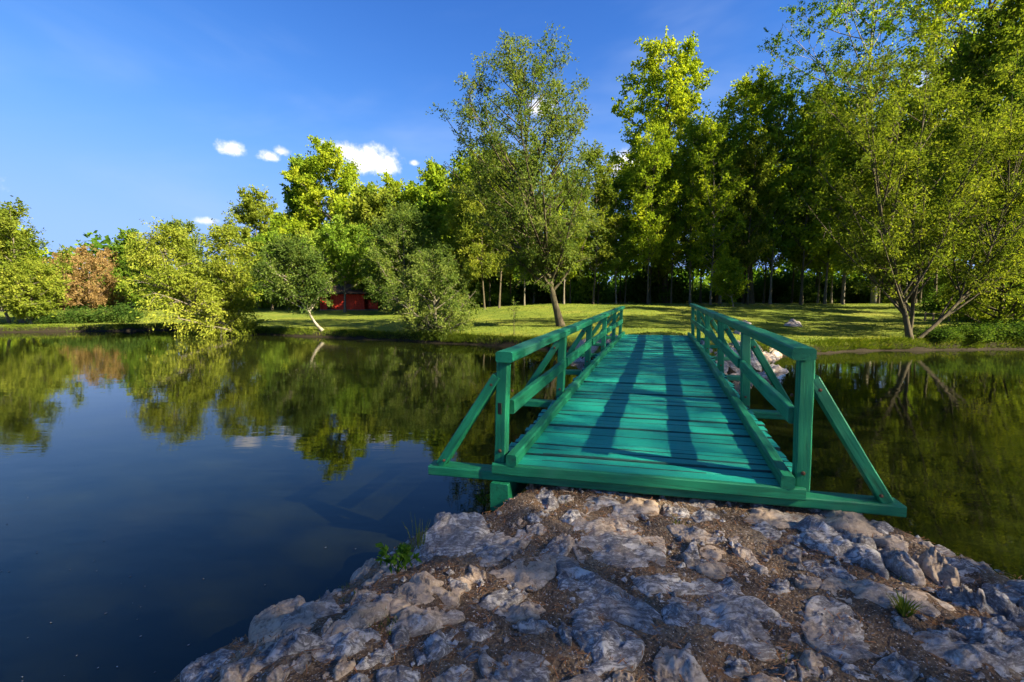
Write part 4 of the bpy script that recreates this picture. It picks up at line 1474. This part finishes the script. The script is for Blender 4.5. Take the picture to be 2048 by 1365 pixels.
me.from_pydata(rv + rv2, [], [(3, 2, 1, 0), (5, 4, 2, 3), (6, 7, 8, 9), (9, 8, 10, 11), (0, 1, 7, 6), (4, 5, 11, 10), (1, 2, 8, 7), (2, 4, 10, 8), (3, 0, 6, 9), (5, 3, 9, 11)])
me.materials.append(M['roof'])
me.update()
link('roof', me, cabin)

# low fence by the right bank
fx0, fx1, fy = X_at(1850, 27), X_at(1915, 27), 27.0
fence = empty('low_fence', ((fx0 + fx1) / 2, fy, gz((fx0 + fx1) / 2, fy)))
tag(fence, 'low rail fence of thin wooden posts on the lawn behind the right willow', 'fence')
for i in range(5):
    xx = (i - 2) * (fx1 - fx0) / 4
    box('fence_post', xx - .035, xx + .035, -.035, .035, -.1, .55, M['post_wood'], fence)
box('fence_rail', -(fx1 - fx0) / 2 - .1, (fx1 - fx0) / 2 + .1, -.075, -.037, .40, .48, M['post_wood'], fence)

# ------------------------------------------------------------------ weeds on the causeway, grass on the banks
def weed(name, px, py, n, size, seed, label, mat='leaf_weed', height=.14, spread=.10):
    p = cause_hit(px, py)
    r = np.random.default_rng(seed)
    e = empty(name, tuple(p))
    W = Quads()
    pos, ax = [], []
    for k in range(n):
        a = r.uniform(0, 6.283)
        tip = np.array([math.cos(a) * spread * r.uniform(.2, 1), math.sin(a) * spread * r.uniform(.2, 1), height * r.uniform(.5, 1.1)])
        path = bez(np.zeros(3), tip * np.array([.3, .3, .7]), tip, 5)
        W.tube(path, np.full(5, .0022), 4)
        for u in (.55, .75, .9, 1.0, 1.0):
            q0 = np.array([np.interp(u * 4, np.arange(5), path[:, c]) for c in range(3)])
            for _ in range(2):
                pos.append(q0)
                ax.append(np.array([math.cos(a), math.sin(a), .3]) + r.normal(0, .7, 3))
    pos, ax = np.array(pos), np.array(ax)
    v = leaf_quads(pos, ax, size, .55, r)
    link('stems', W.mesh('stems', M[mat]), e)
    link('foliage', np_mesh('foliage', v, np.arange(len(pos) * 4).reshape(-1, 4), M[mat], False, r.uniform(.2, 1, len(pos))), e)
    tag(e, label, 'plant')


weed('weed', 795, 1150, 13, .046, 5, 'bright green broad leaved weed at the left edge of the stones', height=.17, spread=.11)
weed('weed', 968, 1020, 9, .04, 6, 'dark small weed under the left end of the bridge', 'leaf_dark', .16, .08)


def tuft(name, p, n, h, spread, seed, label, mat='grass_blade'):
    r = np.random.default_rng(seed)
    a = r.uniform(0, 6.283, n)
    b0 = np.column_stack([np.cos(a), np.sin(a), np.zeros(n)]) * (r.random(n) * spread * .35)[:, None]
    tip = b0 + np.column_stack([np.cos(a) * spread * r.uniform(.1, 1, n), np.sin(a) * spread * r.uniform(.1, 1, n), h * r.uniform(.5, 1, n)])
    mid = b0 * .5 + tip * .5 + np.array([0, 0, h * .12])
    w = np.column_stack([-np.sin(a), np.cos(a), np.zeros(n)]) * .0035
    v = np.stack([b0 - w, b0 + w, mid + w * .8, mid - w * .8, mid - w * .8, mid + w * .8, tip + w * .1, tip - w * .1], 1).reshape(-1, 3)
    o = link(name, np_mesh(name, v, np.arange(n * 8).reshape(-1, 4), M[mat], False, np.repeat(r.uniform(.3, 1, n), 2)))
    o.location = tuple(p)
    tag(o, label, 'grass')


tuft('grass_tuft', cause_hit(1808, 1232), 60, .09, .07, 8, 'small grass tuft growing between rocks on the right of the causeway')
tuft('grass_tuft', cause_hit(838, 1108), 14, .34, .10, 9, 'thin tall grass stalks behind the bright weed at the water')

# little sprouts in the joints of the causeway
r = np.random.default_rng(91)
pts = []
for k in range(46):
    x, y = r.uniform(-1.3, 3.2), r.uniform(1.2, 3.6)
    if any((x - a) ** 2 + (y - b2) ** 2 < (q * .62) ** 2 for a, b2, q in occupied):
        continue
    m = int(r.integers(5, 22))
    pts.append(np.column_stack([x + r.normal(0, .035, m), y + r.normal(0, .035, m)]))
pts = np.concatenate(pts)
n = len(pts)
z = cause_q(pts[:, 0], pts[:, 1])
h = r.uniform(.015, .055, n)
a = r.uniform(0, 6.283, n)
w = np.column_stack([np.cos(a), np.sin(a), np.zeros(n)]) * .003
b0 = np.column_stack([pts, z - .01])
tip = b0 + np.column_stack([r.normal(0, .6, n) * h, r.normal(0, .6, n) * h, h + .01])
v = np.stack([b0 - w, b0 + w, tip], 1).reshape(-1, 3) - CE
tag(link('sprouts', np_mesh('sprouts', v, np.arange(n * 3).reshape(-1, 3), M['grass_blade'], False, r.random(n)), causeway), kind='stuff')

# grass blades over the near part of the lawn and hanging from the banks
r = np.random.default_rng(44)
n = 190000
y = r.uniform(12, 42, n)
x = (r.uniform(-1100, 1250, n) / F_PX) * y
sd = poly_sd(x, y, POND)
keep = (sd > .12) & (r.random(n) < np.where(sd < 1.0, 1.0, .42))
x, y, sd = x[keep], y[keep], sd[keep]
z = ground_h(x, y)
n = len(x)
h = np.where(sd < .8, r.uniform(.08, .26, n), r.uniform(.03, .075, n))
a = r.uniform(0, 6.283, n)
w = np.column_stack([np.cos(a), np.sin(a), np.zeros(n)]) * np.where(sd < .8, .016, .022)[:, None]
b0 = np.column_stack([x, y, z - .01])
tip = b0 + np.column_stack([r.normal(0, .5, n) * h, r.normal(0, .5, n) * h, h])
v = np.stack([b0 - w, b0 + w, tip], 1).reshape(-1, 3)
tn = np.clip(.45 + .35 * wob(x * .6, y * .6) + r.normal(0, .18, n), 0, 1)
# long grass leaning over the water's edge
m = 70000
k = r.integers(3, 34, m)
t = r.random(m)
A, B = POND[k], POND[k + 1]
e = B - A
e /= np.linalg.norm(e, axis=1, keepdims=True)
outw = np.column_stack([-e[:, 1], e[:, 0]])
d0 = r.uniform(.02, .55, m)
p2 = A + (B - A) * t[:, None] + outw * d0[:, None]
gh = ground_h(p2[:, 0], p2[:, 1])
ok = (gh > .06) & ((p2[:, 0] < 2.2) | (p2[:, 0] > 9.2))
p2, outw, gh = p2[ok], outw[ok], gh[ok]
m = len(p2)
hh = r.uniform(.10, .34, m) * (.7 + .5 * wob(p2[:, 0] * 1.3, p2[:, 1] * 1.3))
a = r.uniform(0, 6.283, m)
w2 = np.column_stack([np.cos(a), np.sin(a), np.zeros(m)]) * .013
f0 = np.column_stack([p2, gh - .01])
f1 = f0 + np.column_stack([-outw * (hh * r.uniform(.1, .9, m))[:, None] + r.normal(0, .25, (m, 2)) * hh[:, None], hh * r.uniform(.35, .9, m)])
v = np.concatenate([v, np.stack([f0 - w2, f0 + w2, f1], 1).reshape(-1, 3)])
tn = np.concatenate([tn, np.clip(.25 + r.normal(0, .18, m), 0, 1)])
n = n + m
tag(link('grass', np_mesh('grass', v, np.arange(n * 3).reshape(-1, 3), M['grass_blade'], False, tn)), 'short lawn grass with longer fringe along the banks', 'grass', None, 'stuff')

# small floating specks on the near water
r = np.random.default_rng(70)
n = 60
px_, py_ = r.uniform(0, 900, n), r.uniform(900, 1365, n)
P = []
for a, b2 in zip(px_, py_):
    d = pix_dir(a, b2)
    q = Vector((0, 0, CAMZ)) + d * (-CAMZ / d.z)
    if float(cause_q(q.x, q.y)) < -.1:
        P.append((q.x, q.y, .004))
P = np.array(P)
n = len(P)
a = r.uniform(0, 6.28, n)
s = r.uniform(.004, .011, n)
dx = np.column_stack([np.cos(a), np.sin(a), np.zeros(n)]) * s[:, None]
dy = np.column_stack([-np.sin(a), np.cos(a), np.zeros(n)]) * s[:, None] * .6
v = np.stack([P - dx, P - dy, P + dx, P + dy], 1).reshape(-1, 3)
tag(link('floating_specks', np_mesh('floating_specks', v, np.arange(n * 4).reshape(-1, 4), M['stone'])), 'tiny pale specks floating on the near water', 'specks', None, 'stuff')
